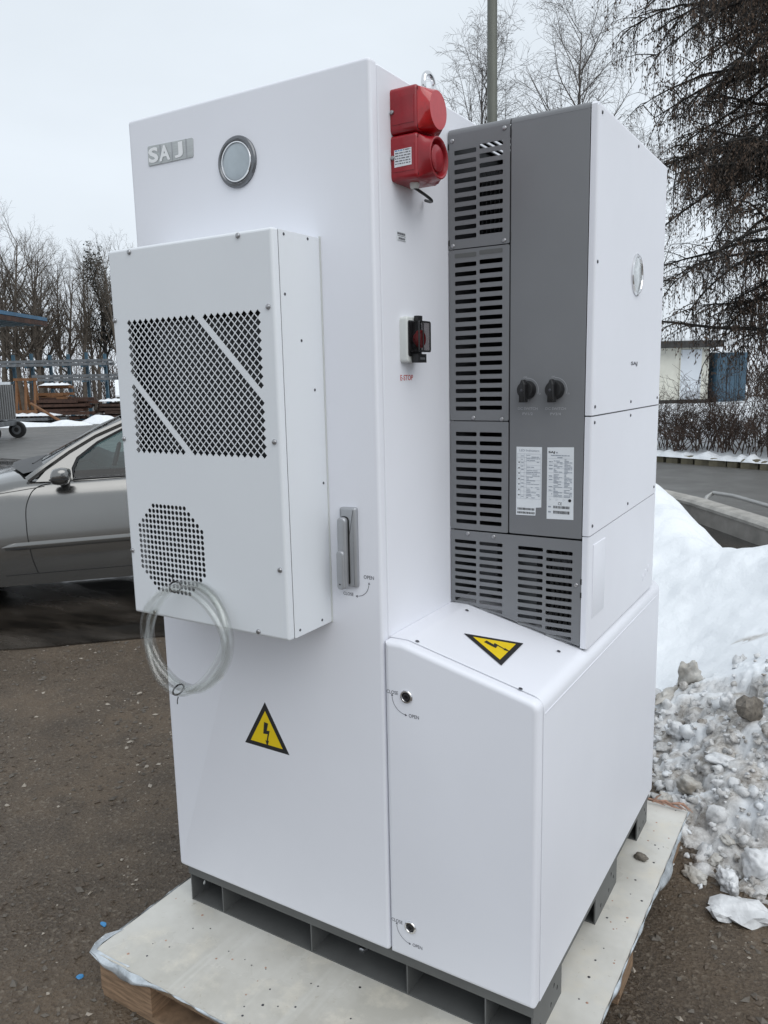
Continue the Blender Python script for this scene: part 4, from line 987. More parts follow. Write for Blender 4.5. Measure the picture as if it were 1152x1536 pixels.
def grow(r, p, d, L, rad_, lev, cfg, out):
    """cfg[lev] = (segments, wobble, gravity, children, child len ratio, child spread, start fraction, tip ratio)"""
    n, wob, grav, nch, ratio, spread, start, tip = cfg[lev]
    p = np.array(p, float); d = np.array(d, float); step = L / n; pts = [(p.copy(), d.copy(), rad_)]
    for i in range(n):
        d = d + r.normal(0, wob, 3) + np.array([0, 0, grav]); d /= np.linalg.norm(d)
        ra = rad_ * (1 - (1 - tip) * i / n); rb = rad_ * (1 - (1 - tip) * (i + 1) / n); q = p + d * step
        out[lev].append((*p, *q, ra, rb)); p = q; pts.append((p.copy(), d.copy(), rb))
    if lev + 1 < len(cfg):
        for c in range(nch):
            t = start + (1 - start) * (c + r.random()) / nch; k = min(n - 1, int(t * n)); f = t * n - k
            a, da, ra = pts[k]; b_, db, rb = pts[k + 1]; pos = a + (b_ - a) * f
            side = r.normal(0, 1, 3); side -= da * (side @ da); side /= np.linalg.norm(side)
            nd = da * math.cos(spread) + side * math.sin(spread) + np.array([0, 0, .0])
            ln = L * ratio * (1.15 - .55 * t) * r.uniform(.7, 1.25)
            grow(r, pos, nd / np.linalg.norm(nd), ln, max(min(ra * .55, rad_ * .5), .004), lev + 1, cfg, out)
BARK = mat('bare_bark', (.125, .103, .082), .85, var=.4, vscale=4)
BARKG = mat('birch_twig_bark', (.13, .115, .105), .85, var=.4, vscale=4)
BARKD = mat('dark_wet_bark', (.022, .019, .016), .8, var=.4, vscale=5)
TWIG = mat('brown_twigs', (.10, .066, .05), .85, var=.5, vscale=3)
LEAFD = mat('withered_leaves', (.055, .042, .032), .8, col2=(.13, .085, .058), vscale=2.5)
IVY = mat('dark_evergreen_leaves', (.022, .028, .018), .7, var=.5, vscale=6)
def bare_tree(name, seed, hgt, cfg, rad0, bark, twigbark):
    r = np.random.default_rng(seed); out = [[] for _ in cfg]
    grow(r, (0, 0, -.1), (r.normal(0, .03), r.normal(0, .03), 1), hgt, rad0, 0, cfg, out)
    root = thing(name, '', 'tree'); seg_mesh('trunk', out[0] , 7, bark, root)
    seg_mesh('crown', sum(out[1:2], []), 5, bark, root); c = root.children[-1]
    tw = seg_mesh('twigs', sum(out[2:], []), 3, twigbark, c, False)
    return root
cfgL = [(10, .035, .02, 20, .40, .58, .25, .12), (6, .10, .05, 7, .42, .7, .2, .2), (4, .14, .03, 6, .5, .7, .2, .4), (2, .2, .0, 0, 0, 0, 0, .5)]
cfgT = [(10, .02, .02, 30, .26, .5, .35, .12), (6, .09, .10, 8, .42, .6, .2, .2), (4, .14, .05, 6, .5, .6, .2, .4), (2, .2, .0, 0, 0, 0, 0, .5)]
protos = [bare_tree('bare_tree', 31, 11.5, cfgL, .20, BARK, BARK), bare_tree('bare_tree', 32, 11.0, cfgT, .15, BARK, BARK), bare_tree('bare_tree', 33, 12.0, cfgL, .22, BARK, BARK), bare_tree('bare_tree', 34, 10.5, cfgT, .14, BARK, BARK)]
used = set()
LT = [(-48.19, 29.79, 0, 1.05), (-45.41, 29.11, 2, .98), (-50.49, 33.14, 1, 1.08), (-44.47, 29.69, 2, 1.0), (-47.53, 32.57, 0, 1.0), (-43.38, 30.35, 0, .96), (-49.36, 35.01, 2, .95), (-44.06, 32.31, 3, 1.02), (-46.93, 35.31, 0, .93), (-40.99, 31.81, 1, .97), (-44.71, 35.48, 3, 1.04), (-38.86, 33.11, 1, 1.0), (-40.93, 36.6, 0, 1.0), (-54, 38, 2, 1.0), (-51, 41, 0, .9)]
ordn = ['first', 'second', 'third', 'fourth', 'fifth', 'sixth', 'seventh', 'eighth', 'ninth', 'tenth', 'eleventh', 'twelfth', 'thirteenth', 'fourteenth', 'fifteenth']
for i, (x, y, k, sc) in enumerate(LT):
    o = protos[k] if k not in used else copy_tree(protos[k]); used.add(k)
    o.location = (x, y, 0); o.rotation_euler = (0, 0, i * 1.9); o.scale = (sc * .95, sc * .95, sc * .87)
    tag(o, f'bare leafless tree behind the blue pipe rack, {ordn[i]} counted from the left' if i < 13 else ('bare leafless tree standing deepest in the wood on the left' if i == 13 else 'bare leafless tree at the back of the wood behind the rack'), 'tree', 'bare trees behind the storage rack')
# dark, ivy-clad tree next to the cooling unit's edge
def leaf_cloud(name, P, size, m_, parent, seed, droop=False, aspect=.5):
    r = np.random.default_rng(seed); n = len(P); P = np.asarray(P)
    a = r.normal(0, 1, (n, 3)); 
    if droop: a = a * np.array([.45, .45, .3]) + np.array([0, 0, -1.])
    a /= np.linalg.norm(a, axis=1, keepdims=True); b_ = np.cross(a, r.normal(0, 1, (n, 3))); b_ /= np.linalg.norm(b_, axis=1, keepdims=True)
    s_ = (size * r.uniform(.6, 1.4, n))[:, None]
    V = np.stack([P - b_ * s_ * aspect * .15, P + a * s_ * .5 - b_ * s_ * aspect * .5, P + a * s_, P + a * s_ * .5 + b_ * s_ * aspect * .5], 1).reshape(-1, 3)
    Fq = np.arange(n * 4).reshape(-1, 4)
    me = bpy.data.meshes.new(name); me.from_pydata(V.tolist(), [], Fq.tolist()); me.materials.append(m_)
    o = bpy.data.objects.new(name, me); COL.objects.link(o)
    if parent is not None: o.parent = parent
    return o
r = np.random.default_rng(50); out = [[] for _ in cfgT]
grow(r, (0, 0, -.1), (0, 0, 1), 10.6, .19, 0, cfgT, out)
iv = thing('ivy_tree', 'dark ivy-clad tree close to the upper left edge of the cooling unit', 'tree', (-40.6, 33.3, 0)); iv.scale = (.95, .95, .86); seg_mesh('trunk', out[0], 7, BARKD, iv); seg_mesh('crown', out[1] + out[2] + out[3], 3, BARKD, iv, False)
pts = []
for sg in out[0] + out[1] + out[2]:
    a = np.array(sg[:3]); b_ = np.array(sg[3:6]); k = 6 if sg[6] > .06 else 2
    for _ in range(k): pts.append(a + (b_ - a) * r.random() + r.normal(0, .12 if k == 2 else .35, 3))
leaf_cloud('foliage', pts, .13, IVY, iv, 3, aspect=.8)
# far wood that reads as one mass
r = np.random.default_rng(77); sg = []
for k in range(8000):
    t = r.uniform(-.15, 1.25); x = -64 + 36 * t + r.uniform(-5, 5); y = 33 + 26 * t + r.uniform(0, 12)
    z = r.uniform(0, 1) ** 2.2 * 6.5; L = r.uniform(.6, 2.2); dv = r.normal(0, .35, 3) + np.array([0, 0, .8])
    sg.append((x, y, z, x + dv[0] * L, y + dv[1] * L, z + dv[2] * L, .03, .012))
tag(seg_mesh('far_wood', sg, 3, TWIG, None, False), 'tangled brown undergrowth of the wood far behind the rack', 'undergrowth', kind='stuff')

# birches behind the cabinet
cfgB = [(12, .05, .02, 40, .30, .55, .22, .1), (8, .09, .05, 13, .42, .7, .12, .15), (6, .13, -.05, 8, .5, .8, .1, .3), (4, .16, -.10, 0, 0, 0, 0, .5)]
B1 = bare_tree('birch', 61, 12.2, cfgB, .13, BARKG, BARKG); B2 = bare_tree('birch', 62, 10.6, cfgB, .12, BARKG, BARKG)
B1.scale = (1, 1, .94); B1.location = (-6.75, 21.8, 0); tag(B1, 'fine-twigged bare birch right of the grey pole, behind the inverter tower', 'tree', 'bare birches behind the cabinet')
B2.location = (-7.75, 21.2, 0); tag(B2, 'fine-twigged bare birch left of the grey pole above the siren', 'tree', 'bare birches behind the cabinet')
c = copy_tree(B2); c.location = (-5.2, 24.5, 0); c.rotation_euler.z = 2.2; c.scale = (.8, .8, .78); tag(c, 'lower bare birch whose twigs peep over the top of the white side cover', 'tree', 'bare birches behind the cabinet')

# lamp pole
b = MB(); b.lathe([(.085, 0), (.083, 1), (.068, 8.0), (.066, 9.0)], TP(0), 0, 0, 20); pole = thing('lamp_pole', 'plain grey-green steel lamp pole rising behind the cabinet', 'pole', (-3.24, 9.71, .012))
POLEM = mat('weathered_pole', (.17, .175, .15), .55, metal=.2, var=.2, vscale=3, stretch=(3, 3, .4)); b.build('shaft', POLEM, pole)
b = MB(); b.tube([(0, 0, 8.95), (.1, .3, 9.3), (.3, .9, 9.5)], .03, 8); b.box(.22, .42, .85, 1.4, 9.45, 9.55); b.build('lamp_head', POLEM, pole)

# weeping tree on the right
wt = thing('weeping_tree', 'large dark weeping tree with withered hanging leaves, reaching in from the right', 'tree', (2.0, 16.4, 0))
r = np.random.default_rng(88); lim = []; sec = []; leaf = []
tr = []; p = np.array([0, 0, -.1]); d = np.array([0, 0, 1.])
for k in range(12):
    d = d + r.normal(0, .03, 3); d[2] += .1; d /= np.linalg.norm(d); q = p + d * .95; tr.append((*p, *q, .30 - .022 * k, .30 - .022 * (k + 1))); p = q
seg_mesh('trunk', tr, 10, BARKD, wt)
T = np.array([[t_[0], t_[1], t_[2]] for t_ in tr])
for k in range(112):
    zi = r.uniform(2.3, 11.3); base_p = np.array([np.interp(zi, T[:, 2], T[:, 0]), np.interp(zi, T[:, 2], T[:, 1]), zi])
    az = rad(205) + r.normal(0, .75) if k < 98 else r.uniform(0, 6.28)
    L = r.uniform(3.2, 5.6) * (1 - .012 * max(0, zi - 6)) ; d = np.array([math.cos(az), math.sin(az), r.uniform(-.1, .95)]); d /= np.linalg.norm(d); p = base_p.copy(); n = 14
    for i in range(n):
        d = d + r.normal(0, .10, 3); d[2] -= .035 + .07 * i / n; d /= np.linalg.norm(d); q = p + d * L / n
        R0 = .065 * (1 - i / n) + .008; lim.append((*p, *q, R0, .065 * (1 - (i + 1) / n) + .008))
        if i > 2:
            for _ in range(3):
                d2 = d * .6 + r.normal(0, .6, 3); d2[2] = d2[2] * .6 + .05; d2 /= np.linalg.norm(d2); pp = p + (q - p) * r.random(); l2 = r.uniform(.35, 1.0); m2 = 5
                for j in range(m2):
                    d2 = d2 + r.normal(0, .12, 3); d2[2] -= .16; d2 /= np.linalg.norm(d2); qq = pp + d2 * l2 / m2
                    sec.append((*pp, *qq, .010 * (1 - j / m2) + .003, .010 * (1 - (j + 1) / m2) + .003))
                    for _ in range(5): leaf.append(pp + (qq - pp) * r.random() + np.array([0, 0, -.01]) + r.normal(0, .03, 3))
                    if r.random() < .5:
                        s0 = pp.copy(); sl_ = r.uniform(.2, .75)
                        sec.append((*s0, *(s0 + np.array([r.normal(0, .04), r.normal(0, .04), -sl_])), .0045, .003))
                        for _ in range(int(sl_ * 18)): leaf.append(s0 + np.array([0, 0, -sl_ * r.random()]) + r.normal(0, .02, 3))
                    pp = qq
        p = q
seg_mesh('limbs', lim, 5, BARKD, wt); tw = seg_mesh('crown', sec, 3, BARKD, wt, False)
leaf_cloud('leaves', leaf, .058, LEAFD, tw, 5, True, .36)

# =================================================================== far side of the road, right
ROADM = mat('wet_road', (.15, .148, .142), .34, var=.2, vscale=1.2, rvar=.2)
b = MB(); b.plate([(-30, -2.0 + 12), (-12, 9.6), (-3.2, 10.2), (-.45, 8.75), (.12, 8.15), (.95, 6.9), (3, 4.6), (12, -3), (30, 2), (24, 8.0), (.28, 13.6), (-1.75, 14.6), (-30, 24)], [], .013, .016, TP(0)); tag(b.build('road', ROADM, smooth=0), kind='structure')
CONC = mat('weathered_concrete', (.42, .405, .375), .7, var=.35, vscale=6, bump=.3, bscale=80, dist=.003)
CONCD = mat('damp_concrete', (.26, .245, .225), .55, var=.35, vscale=4)
def ribbon(path, prof, name, m_, parent=None):
    """sweep a closed (offset, z) profile along a ground path"""
    b = MB(); loops = []
    for i, (x, y) in enumerate(path):
        a = path[max(0, i - 1)]; c = path[min(len(path) - 1, i + 1)]; d = Vector((c[0] - a[0], c[1] - a[1])).normalized()
        loops.append([(x - d.y * o_, y + d.x * o_, z) for o_, z in prof])
    b.loft(loops); return b.build(name, m_, parent)
kp = [(-3.2, 10.0), (-1.6, 9.45), (-.45, 8.60), (.10, 8.05), (.92, 6.95), (1.9, 5.5), (3.2, 4.2)]
kb = thing('kerb_wall', 'low concrete kerb wall with rounded rim between snow bank and road', 'kerb wall', (0, 0, 0))
ribbon(kp, [(-.10, .012), (-.09, .19), (.07, .19), (.09, .012)], 'wall', CONCD, kb); ribbon(kp, [(-.12, .192), (-.13, .225), (-.10, .255), (.06, .262), (.10, .235), (.09, .192)], 'rim', CONC, kb)
b = MB(); hp = [(.12, 8.25, .012), (.12, 8.25, .18), (.14, 8.30, .25), (.20, 8.38, .29), (.45, 8.15, .30), (.88, 7.55, .30), (1.9, 6.3, .30), (1.95, 6.25, .012)]
b.tube(hp, .024, 10); tag(b.build('barrier_hoop', mat('galvanised_tube', (.42, .42, .41), .45, metal=.4, var=.15, vscale=8)), 'bent grey tube barrier standing on the road behind the kerb wall', 'barrier')
# snow-covered bank behind the road
b = MB(); nb = 40; V = []; Fq = []
r = random.Random(5)
ep = [(-30, 24.1), (-12, 18.6), (-5, 16.0), (-1.75, 14.7), (.28, 13.7), (6, 12.2), (24, 8.1)]
def bank_z(d): return .07 + .55 * (1 - math.exp(-max(0, d) / 9))
rows = 26; PTS = []
for i in range(len(ep) - 1):
    for k in range(14): t = k / 14; PTS.append((ep[i][0] + (ep[i + 1][0] - ep[i][0]) * t, ep[i][1] + (ep[i + 1][1] - ep[i][1]) * t))
for i, (x, y) in enumerate(PTS):
    for k in range(rows):
        d = .0 + (k / (rows - 1)) ** 2 * 60; X_, Y_ = x + d * .30, y + d * .95
        V.append((X_, Y_, -.02 if k == 0 else bank_z(d) + .10 * mnoise.noise(Vector((X_ * .8, Y_ * .8, 1))) + .05 * mnoise.noise(Vector((X_ * 3, Y_ * 3, 4)))))
Fq = [(i * rows + k, (i + 1) * rows + k, (i + 1) * rows + k + 1, i * rows + k + 1) for i in range(len(PTS) - 1) for k in range(rows - 1)]
b.add(V, Fq); tag(b.build('snowy_bank', CLEANSNOW, smooth=80, fix=False), kind='structure')
# row of edging stones with snow caps
r = random.Random(15); es_ = thing('stone_edging', 'low row of mossy edging stones at the far side of the road', 'edging', (0, 0, 0))
EDG = mat('mossy_stone', (.17, .15, .10), .8, var=.5, vscale=7)
for k in range(24):
    t = k / 23; x = -3.6 + 6.4 * t; y = 15.05 - 2.35 * t; l_ = r.uniform(.09, .15); h_ = r.uniform(.10, .20)
    bb = MB(); bb.loft([[(-l_, -.09, 0), (l_, -.09, 0), (l_, .09, 0), (-l_, .09, 0)], [(-l_, -.09, h_ * .8), (l_, -.09, h_ * .8), (l_, .09, h_ * .8), (-l_, .09, h_ * .8)], [(-l_ * .8, -.06, h_), (l_ * .8, -.06, h_), (l_ * .8, .07, h_), (-l_ * .8, .07, h_)]]); q = bb.build('stone', EDG, es_); q.location = (x, y - .25, .012); q.rotation_euler.z = -.35 + r.uniform(-.2, .2)
b = MB(); V = []; n = 120
for i in range(n + 1):
    t = i / n; x = -3.6 + 6.4 * t; y = 15.05 - 2.35 * t; hh = .07 + .13 * mnoise.noise(Vector((t * 26, 0, 0))) + .07 * mnoise.noise(Vector((t * 70, 3, 0)))
    for k in range(7): a = k / 6 * math.pi; V.append((x + .10 * math.cos(a) * -.35, y - .10 - .26 * math.cos(a) + .04 * mnoise.noise(Vector((t * 40, k, 0))), .13 + max(.0, hh) * math.sin(a)))
b.add(V, [(i * 7 + k, (i + 1) * 7 + k, (i + 1) * 7 + k + 1, i * 7 + k + 1) for i in range(n) for k in range(6)]); tag(b.build('snow_ridge', CLEANSNOW, smooth=80, fix=False), 'soft ridge of snow lying along the edging stones', 'snow', kind='stuff')
# bare shrubs
def shrub(seed, hgt, nst):
    r = np.random.default_rng(seed); out = [[], [], []]
    cf = [(5, .2, .03, 7, .5, .65, .2, .3), (3, .28, .02, 3, .55, .7, .2, .4), (2, .25, 0, 0, 0, 0, 0, .5)]
    for k in range(nst):
        a = r.uniform(0, 6.28); grow(r, (r.normal(0, .18), r.normal(0, .18), -.02), (math.cos(a) * .35, math.sin(a) * .35, 1), hgt * r.uniform(.6, 1.1), .011, 0, cf, out)
    root = thing('bare_shrub', '', 'shrub'); tag(seg_mesh('stems', out[0], 4, TWIG, root), kind='stuff'); seg_mesh('twigs', out[1] + out[2], 3, TWIG, root, False); return root
sh = [shrub(5, 1.3, 22), shrub(6, 1.0, 28), shrub(7, 1.65, 17)]
su = set()
sp = [(-3.1, 16.0), (-2.35, 15.6), (-1.85, 15.9), (-1.45, 15.35), (-1.0, 15.75), (-.55, 15.2), (-.15, 15.5), (.3, 14.9), (.8, 15.0), (-1.7, 17.2), (-.7, 17.0), (.3, 16.6), (1.6, 14.6)]
for i, (x, y) in enumerate(sp):
    k = i % 3; o = sh[k] if k not in su else copy_tree(sh[k]); su.add(k); o.location = (x, y, bank_z(1.2)); o.rotation_euler.z = i * 1.3; o.scale = (.8 + .5 * ((i * 53 % 10) / 10), .8 + .5 * ((i * 71 % 10) / 10), .6 + .65 * ((i * 37 % 10) / 10))
    tag(o, (f'bare brown shrub in the front row across the road, {ordn[i]} from the white cabinet' if i < 9 else ['bare shrub in the back row, nearest the cabinet', 'bare shrub in the back row, below the blue container', 'bare shrub in the back row, right of the blue container', 'bare shrub across the road farthest right'][i - 9]), 'shrub', 'bare shrubs across the road')
# brown thicket behind
r = np.random.default_rng(99); sg = []
for k in range(4200):
    x = r.uniform(-3.2, 9); y = 33 + r.uniform(0, 5) - .4 * (x); z = r.random() ** 1.2 * 6.5; dv = r.normal(0, .3, 3) + np.array([0, 0, .7]); L = r.uniform(.4, 1.4)
    sg.append((x, y, z, x + dv[0] * L, y + dv[1] * L, z + dv[2] * L, .024, .010))
tag(seg_mesh('thicket', sg, 3, TWIG, None, False), 'brown leafless thicket behind the blue container on the right', 'thicket', kind='stuff')
# shed and container beyond
CREAM = mat('cream_render', (.72, .71, .63), .8, var=.12, vscale=2); WHT = mat('white_door_paint', (.68, .72, .77), .5, var=.06, vscale=2); ROOF = mat('dark_roof_edge', (.04, .038, .036), .7, var=.3, vscale=5)
hd = thing('shed', 'cream and white flat-roofed shed with dark eaves behind the shrubs', 'shed', (-5.0, 30.5, .55), rad(31))
def hb(name, m_, *a, par=hd): b = MB(); b.box(*a); return b.build(name, m_, par, smooth=0)
hb('wall', CREAM, -7, 1.55, 0, 4, -.3, 2.05); hb('roof', ROOF, -7.3, 1.9, -.45, 4.3, 2.052, 2.30); hb('roof_snow', CLEANSNOW, -7.25, 1.85, -.40, 4.25, 2.302, 2.40); hb('plinth', ROOF, -7.02, 1.57, -.03, 3.9, -.3, .08)
dr = hb('door', WHT, .45, 1.25, -.04, -.002, .09, 1.98); hb('door_rail', CREAM, .43, .449, -.05, -.004, .085, 2.0, par=dr); hb('door', WHT, -1.6, -.7, -.04, -.002, .09, 1.98)
PIPE2 = mat('container_door_bar', (.10, .14, .17), .5, metal=.4)
BLUEC = mat('blue_container_paint', (.06, .12, .175), .5, var=.35, vscale=2.5)
ct = thing('container', 'dark blue steel container beside the cream shed', 'container', (-3.35, 31.2, .40), rad(31))
b = MB(); b.box(0, 1.12, 0, 3, 0, 1.98); b.build('body', BLUEC, ct, smooth=0)
for k in range(3): hb('door_leaf', BLUEC, .05 + k * .35, .375 + k * .35, -.02, -.001, .05, 1.92, par=ct)
hb('roof_snow', CLEANSNOW, -.02, 1.14, -.02, 3, 1.982, 2.01, par=ct); hb('foot', ROOF, .02, 1.08, .02, .3, -.3, -.002, par=ct); hb('door_bar', PIPE2, .68, .70, -.05, -.031, .1, 1.85, par=ct); hb('door_bar', PIPE2, .84, .86, -.05, -.031, .1, 1.85, par=ct)

# =================================================================== left background: yard, rack, piles, trailer
RB = mat('blue_rack_paint', (.035, .10, .15), .5, var=.3, vscale=4); PIPE = mat('grey_steel_profiles', (.2, .21, .22), .45, metal=.5, var=.4, vscale=6); RUST = mat('rusty_steel', (.075, .035, .022), .8, var=.6, vscale=5); TIM = mat('orange_timber', (.22, .105, .045), .75, var=.4, vscale=6, stretch=(1, 1, .2)); TIMD = mat('dark_timber', (.06, .035, .025), .85, var=.5, vscale=5)
ra = math.atan2(.527, .85)
rack = thing('pipe_rack', 'blue cantilever rack holding long steel profiles in the far yard', 'rack', (-33.8, 21.95, 0.012), ra)
def rb(name, m_, *a, par=None): b = MB(); b.box(*a); return b.build(name, m_, par, smooth=0)
for k in range(6):
    x = .25 + k * .88; rb('post', RB, x - .06, x + .06, -.08, .08, 0, 3.15 + .05 * math.sin(k * 2), par=rack)
    for z in (1.85, 2.55): rb('arm', RB, x - .04, x + .04, -.75, -.081, z - .05, z + .02, par=rack)
rb('foot_beam', RB, .1, 4.9, -.1, .1, -.01, .1, par=rack)
for nm, z, x0_, x1_, lb in (('profile_bundle', 2.575, -3.6, 4.9, 'grey bundle of long steel profiles on the top arms of the blue rack'), ('profile_bundle', 1.875, 1.6, 5.2, 'short grey bundle of profiles on the lower arms of the blue rack')):
    th = thing(nm, lb, 'steel profiles', (-33.8, 21.95, 0.012), ra, 'steel profiles on the rack')
    for k in range(7):
        yy = -.68 + (k % 4) * .14; zz_ = z + (k // 4) * .16; j = .25 * math.sin(k * 2.7); rb('profile', PIPE, x0_ + j, x1_ + j, yy, yy + .125, zz_, zz_ + .13, par=th)
# stacks of rusty beams and timber
def stack(lb, cat, x, y, ang, L, n, rows, w_, h_, m_, grp, snow=True, seed=1, name='beam_stack'):
    r = random.Random(seed); t_ = thing(name, lb, cat, (x, y, .012), ang, grp)
    for j in range(rows):
        for i in range(n):
            o_ = r.uniform(-.3, .3); b = MB(); b.box(-L / 2 + o_, L / 2 + o_, i * (w_ + .03), i * (w_ + .03) + w_, j * (h_ + .05), j * (h_ + .05) + h_); q = b.build('beam', m_, t_, smooth=0); q.rotation_euler = (0, r.uniform(-.02, .02), r.uniform(-.06, .06)); q.location.z = .02 * j; q.scale = (r.uniform(.7, 1.1), 1, r.uniform(.7, 1.0))
    if snow:
        b = MB(); zt_ = rows * (h_ + .05); V = []
        for i in range(13):
            for k in range(5): V.append((-L / 2 + L * i / 12, n * w_ * k / 4, zt_ - .03 + .13 * math.sin(math.pi * k / 4) * (.4 + .6 * abs(math.sin(i * 1.7 + seed))) * min(1, min(i, 12 - i) / 1.5)))
        b.add(V, [(i * 5 + k, (i + 1) * 5 + k, (i + 1) * 5 + k + 1, i * 5 + k + 1) for i in range(12) for k in range(4)]); b.build('snow_cap', CLEANSNOW, t_, smooth=80, fix=False)
    return t_
stack('dark stack of rusty steel beams under the blue rack', 'beam stack', -28.9, 20.9, ra, 2.6, 4, 6, .18, .14, RUST, 'beam stacks in the yard', False, 1)
stack('pile of brown timber with snow on top, left of the rusty beams', 'beam stack', -29.6, 21.2, ra, 1.3, 3, 9, .2, .14, TIM, 'beam stacks in the yard', True, 2)
stack('low dark pile of beams dusted with snow, near the cooling unit edge', 'beam stack', -27.2, 22.6, ra, 1.8, 4, 5, .22, .14, TIMD, 'beam stacks in the yard', True, 3)
stack('flat grey slab stack with snow in front of the timber', 'slab stack', -29.3, 19.6, ra, 2.4, 2, 2, .5, .16, PIPE, 'beam stacks in the yard', True, 4, 'slab_stack')
for k, (x, y, lb) in enumerate(((-30.4, 20.2, 'orange wooden trestle beside the grey trailer'), (-29.95, 20.35, 'orange wooden trestle left of the timber pile'))):
    t_ = thing('trestle', lb, 'trestle', (x, y, .012), ra, 'orange trestles')
    for xx in (-.2, .2):
        b = MB(); b.tube([(xx, -.3, 0), (xx, 0, 1.9)], .06, 4); b.build('leg', TIM, t_, smooth=0); b = MB(); b.tube([(xx, .3, 0), (xx, 0, 1.9)], .06, 4); b.build('leg', TIM, t_, smooth=0)
    rb('rail', TIM, -.3, .3, -.06, .06, 1.9, 2.02, par=t_); rb('rail', TIM, -.28, .28, -.22, -.14, .5, .62, par=t_)
b = MB(); b.box(-.9, .9, -.1, .1, -.03, .03); o = b.build('leaning_plank', TIM); o.location = (-27.9, 19.7, .48); o.rotation_euler = (0, rad(33), ra); tag(o, 'rust-brown plank leaning down in front of the beam stack', 'plank')
# snow heaps
def heap(x, y, rx, ry, h_, lb, seed):
    b = MB(); n1, n2 = 20, 8; V = []
    for k in range(n2 + 1):
        for i in range(n1):
            a = 2 * math.pi * i / n1; q = k / n2; nn = 1 + .35 * mnoise.noise(Vector((math.cos(a) * 1.3, math.sin(a) * 1.3, seed))); V.append((rx * q * nn * math.cos(a), ry * q * nn * math.sin(a), h_ * math.cos(q * math.pi / 2) * (1 + .35 * mnoise.noise(Vector((q * 2 * math.cos(a), q * 2 * math.sin(a), seed + 9)))) - .02))
    b.add(V, [(k * n1 + i, k * n1 + (i + 1) % n1, (k + 1) * n1 + (i + 1) % n1, (k + 1) * n1 + i) for k in range(n2) for i in range(n1)])
    o = b.build('snow_heap', CLEANSNOW, smooth=80); o.location = (x, y, .012); o.rotation_euler.z = ra; tag(o, lb, 'snow heap', 'snow heaps in the yard')
heap(-26.9, 21.6, 1.1, .6, .36, 'white snow heap right of the beam stacks, next to the cooling unit edge', 1)
heap(-28.6, 18.6, 2.2, .5, .22, 'long flat strip of snow in front of the slab stack', 2)
heap(-27.0, 19.9, 1.2, .4, .25, 'small snow strip right of the leaning plank', 3)
heap(-30.5, 19.0, 1.2, .5, .3, 'snow patch behind the grey trailer', 4)
TENT = mat('olive_canvas', (.13, .135, .085), .8, var=.2, vscale=2)
b = MB(); b.loft([[(0, y, z) for y, z in ((-1.4, 0), (-1.4, 1.0), (0, 1.75), (1.4, 1.0), (1.4, 0))], [(5, y, z) for y, z in ((-1.4, 0), (-1.4, 1.0), (0, 1.75), (1.4, 1.0), (1.4, 0))]]); tn = thing('canvas_shelter', 'olive canvas shelter with snowy roof edge beside the cooling unit', 'shelter', (-33.0, 27.6, .012), ra + .3); b.build('canvas', TENT, tn, smooth=0)
b = MB(); b.loft([[(-.05, y, z) for y, z in ((-1.5, 1.0), (0, 1.80), (1.5, 1.0), (1.5, 1.08), (0, 1.92), (-1.5, 1.08))], [(5.05, y, z) for y, z in ((-1.5, 1.0), (0, 1.80), (1.5, 1.0), (1.5, 1.08), (0, 1.92), (-1.5, 1.08))]]); b.build('snow_cap', CLEANSNOW, tn, smooth=0)
# box trailer
GRYC = mat('grey_trailer_sheet', (.2, .2, .2), .5, var=.15, vscale=3); TYRE = mat('tyre_rubber', (.015, .015, .015), .8)
tl = thing('box_trailer', 'grey ribbed box trailer with a red tail light at the left frame edge', 'trailer', (-22.30, 12.32, .012), math.atan2(.52, .85))
rb('box', GRYC, -2.6, 1.05, -.02, 1.9, .62, 1.74, par=tl); rb('snow_cap', CLEANSNOW, -2.6, 1.0, .02, 1.85, 1.741, 1.83, par=tl); rb('chassis', PIPE, -2.7, 1.15, .1, 1.75, .42, .58, par=tl)
for k in range(24): rb('rib', GRYC, -2.58 + k * .152, -2.51 + k * .152, -.06, -.021, .63, 1.73, par=tl)
for k in range(12): rb('rib', GRYC, 1.051, 1.09, .02 + k * .155, .09 + k * .155, .63, 1.73, par=tl)
for y in (-.02, 1.72):
    b = MB(); b.lathe([(.25, -.08), (.27, -.055), (.27, .055), (.25, .08)], lambda u, v, w_: (u, w_, v), 0, 0, 24, 0, True); wh = b.build('wheel', TYRE, tl); wh.location = (1.12, y + .05, .27)
    b = MB(); b.lathe([(.155, -.085), (.14, -.09), (.05, -.075)], lambda u, v, w_: (u, w_, v), 0, 0, 16); b.build('rim', PIPE, wh)
rb('mudguard', PIPE, .9, 1.6, -.16, .12, .66, .69, par=tl); rb('tail_light', mat('red_tail_light', (.4, .01, .02), .3), -.1, .12, -.05, -.021, .40, .56, par=tl)
# white van roof peeping over the trailer
vn = thing('van', 'white van half hidden behind the grey trailer at the left edge', 'van', (-31.9, 18.9, .012), math.atan2(.52, .85))
b = MB(); pr = round_poly([(-2.6, .35), (.55, .35), (.75, 1.1), (.45, 1.55), (.05, 2.25), (-2.6, 2.3)], [.1, .15, .2, .2, .35, .1], 5)
b.loft([[(x, y, z) for x, z in (inset(pr, .12) if y in (0, 1.7) else pr)] for y in (0, .1, 1.6, 1.7)]); b.build('body', WHT, vn); rb('window', BLACK, -.35, .3, -.01, .0, 1.45, 1.9, par=vn)
for x in (-2.0, .05): b = MB(); b.lathe([(.31, -.1), (.33, -.07), (.33, .07), (.31, .1)], lambda u, v, w_: (u, w_, v), x, .33, 20, 0, True); b.build('wheel', TYRE, vn)
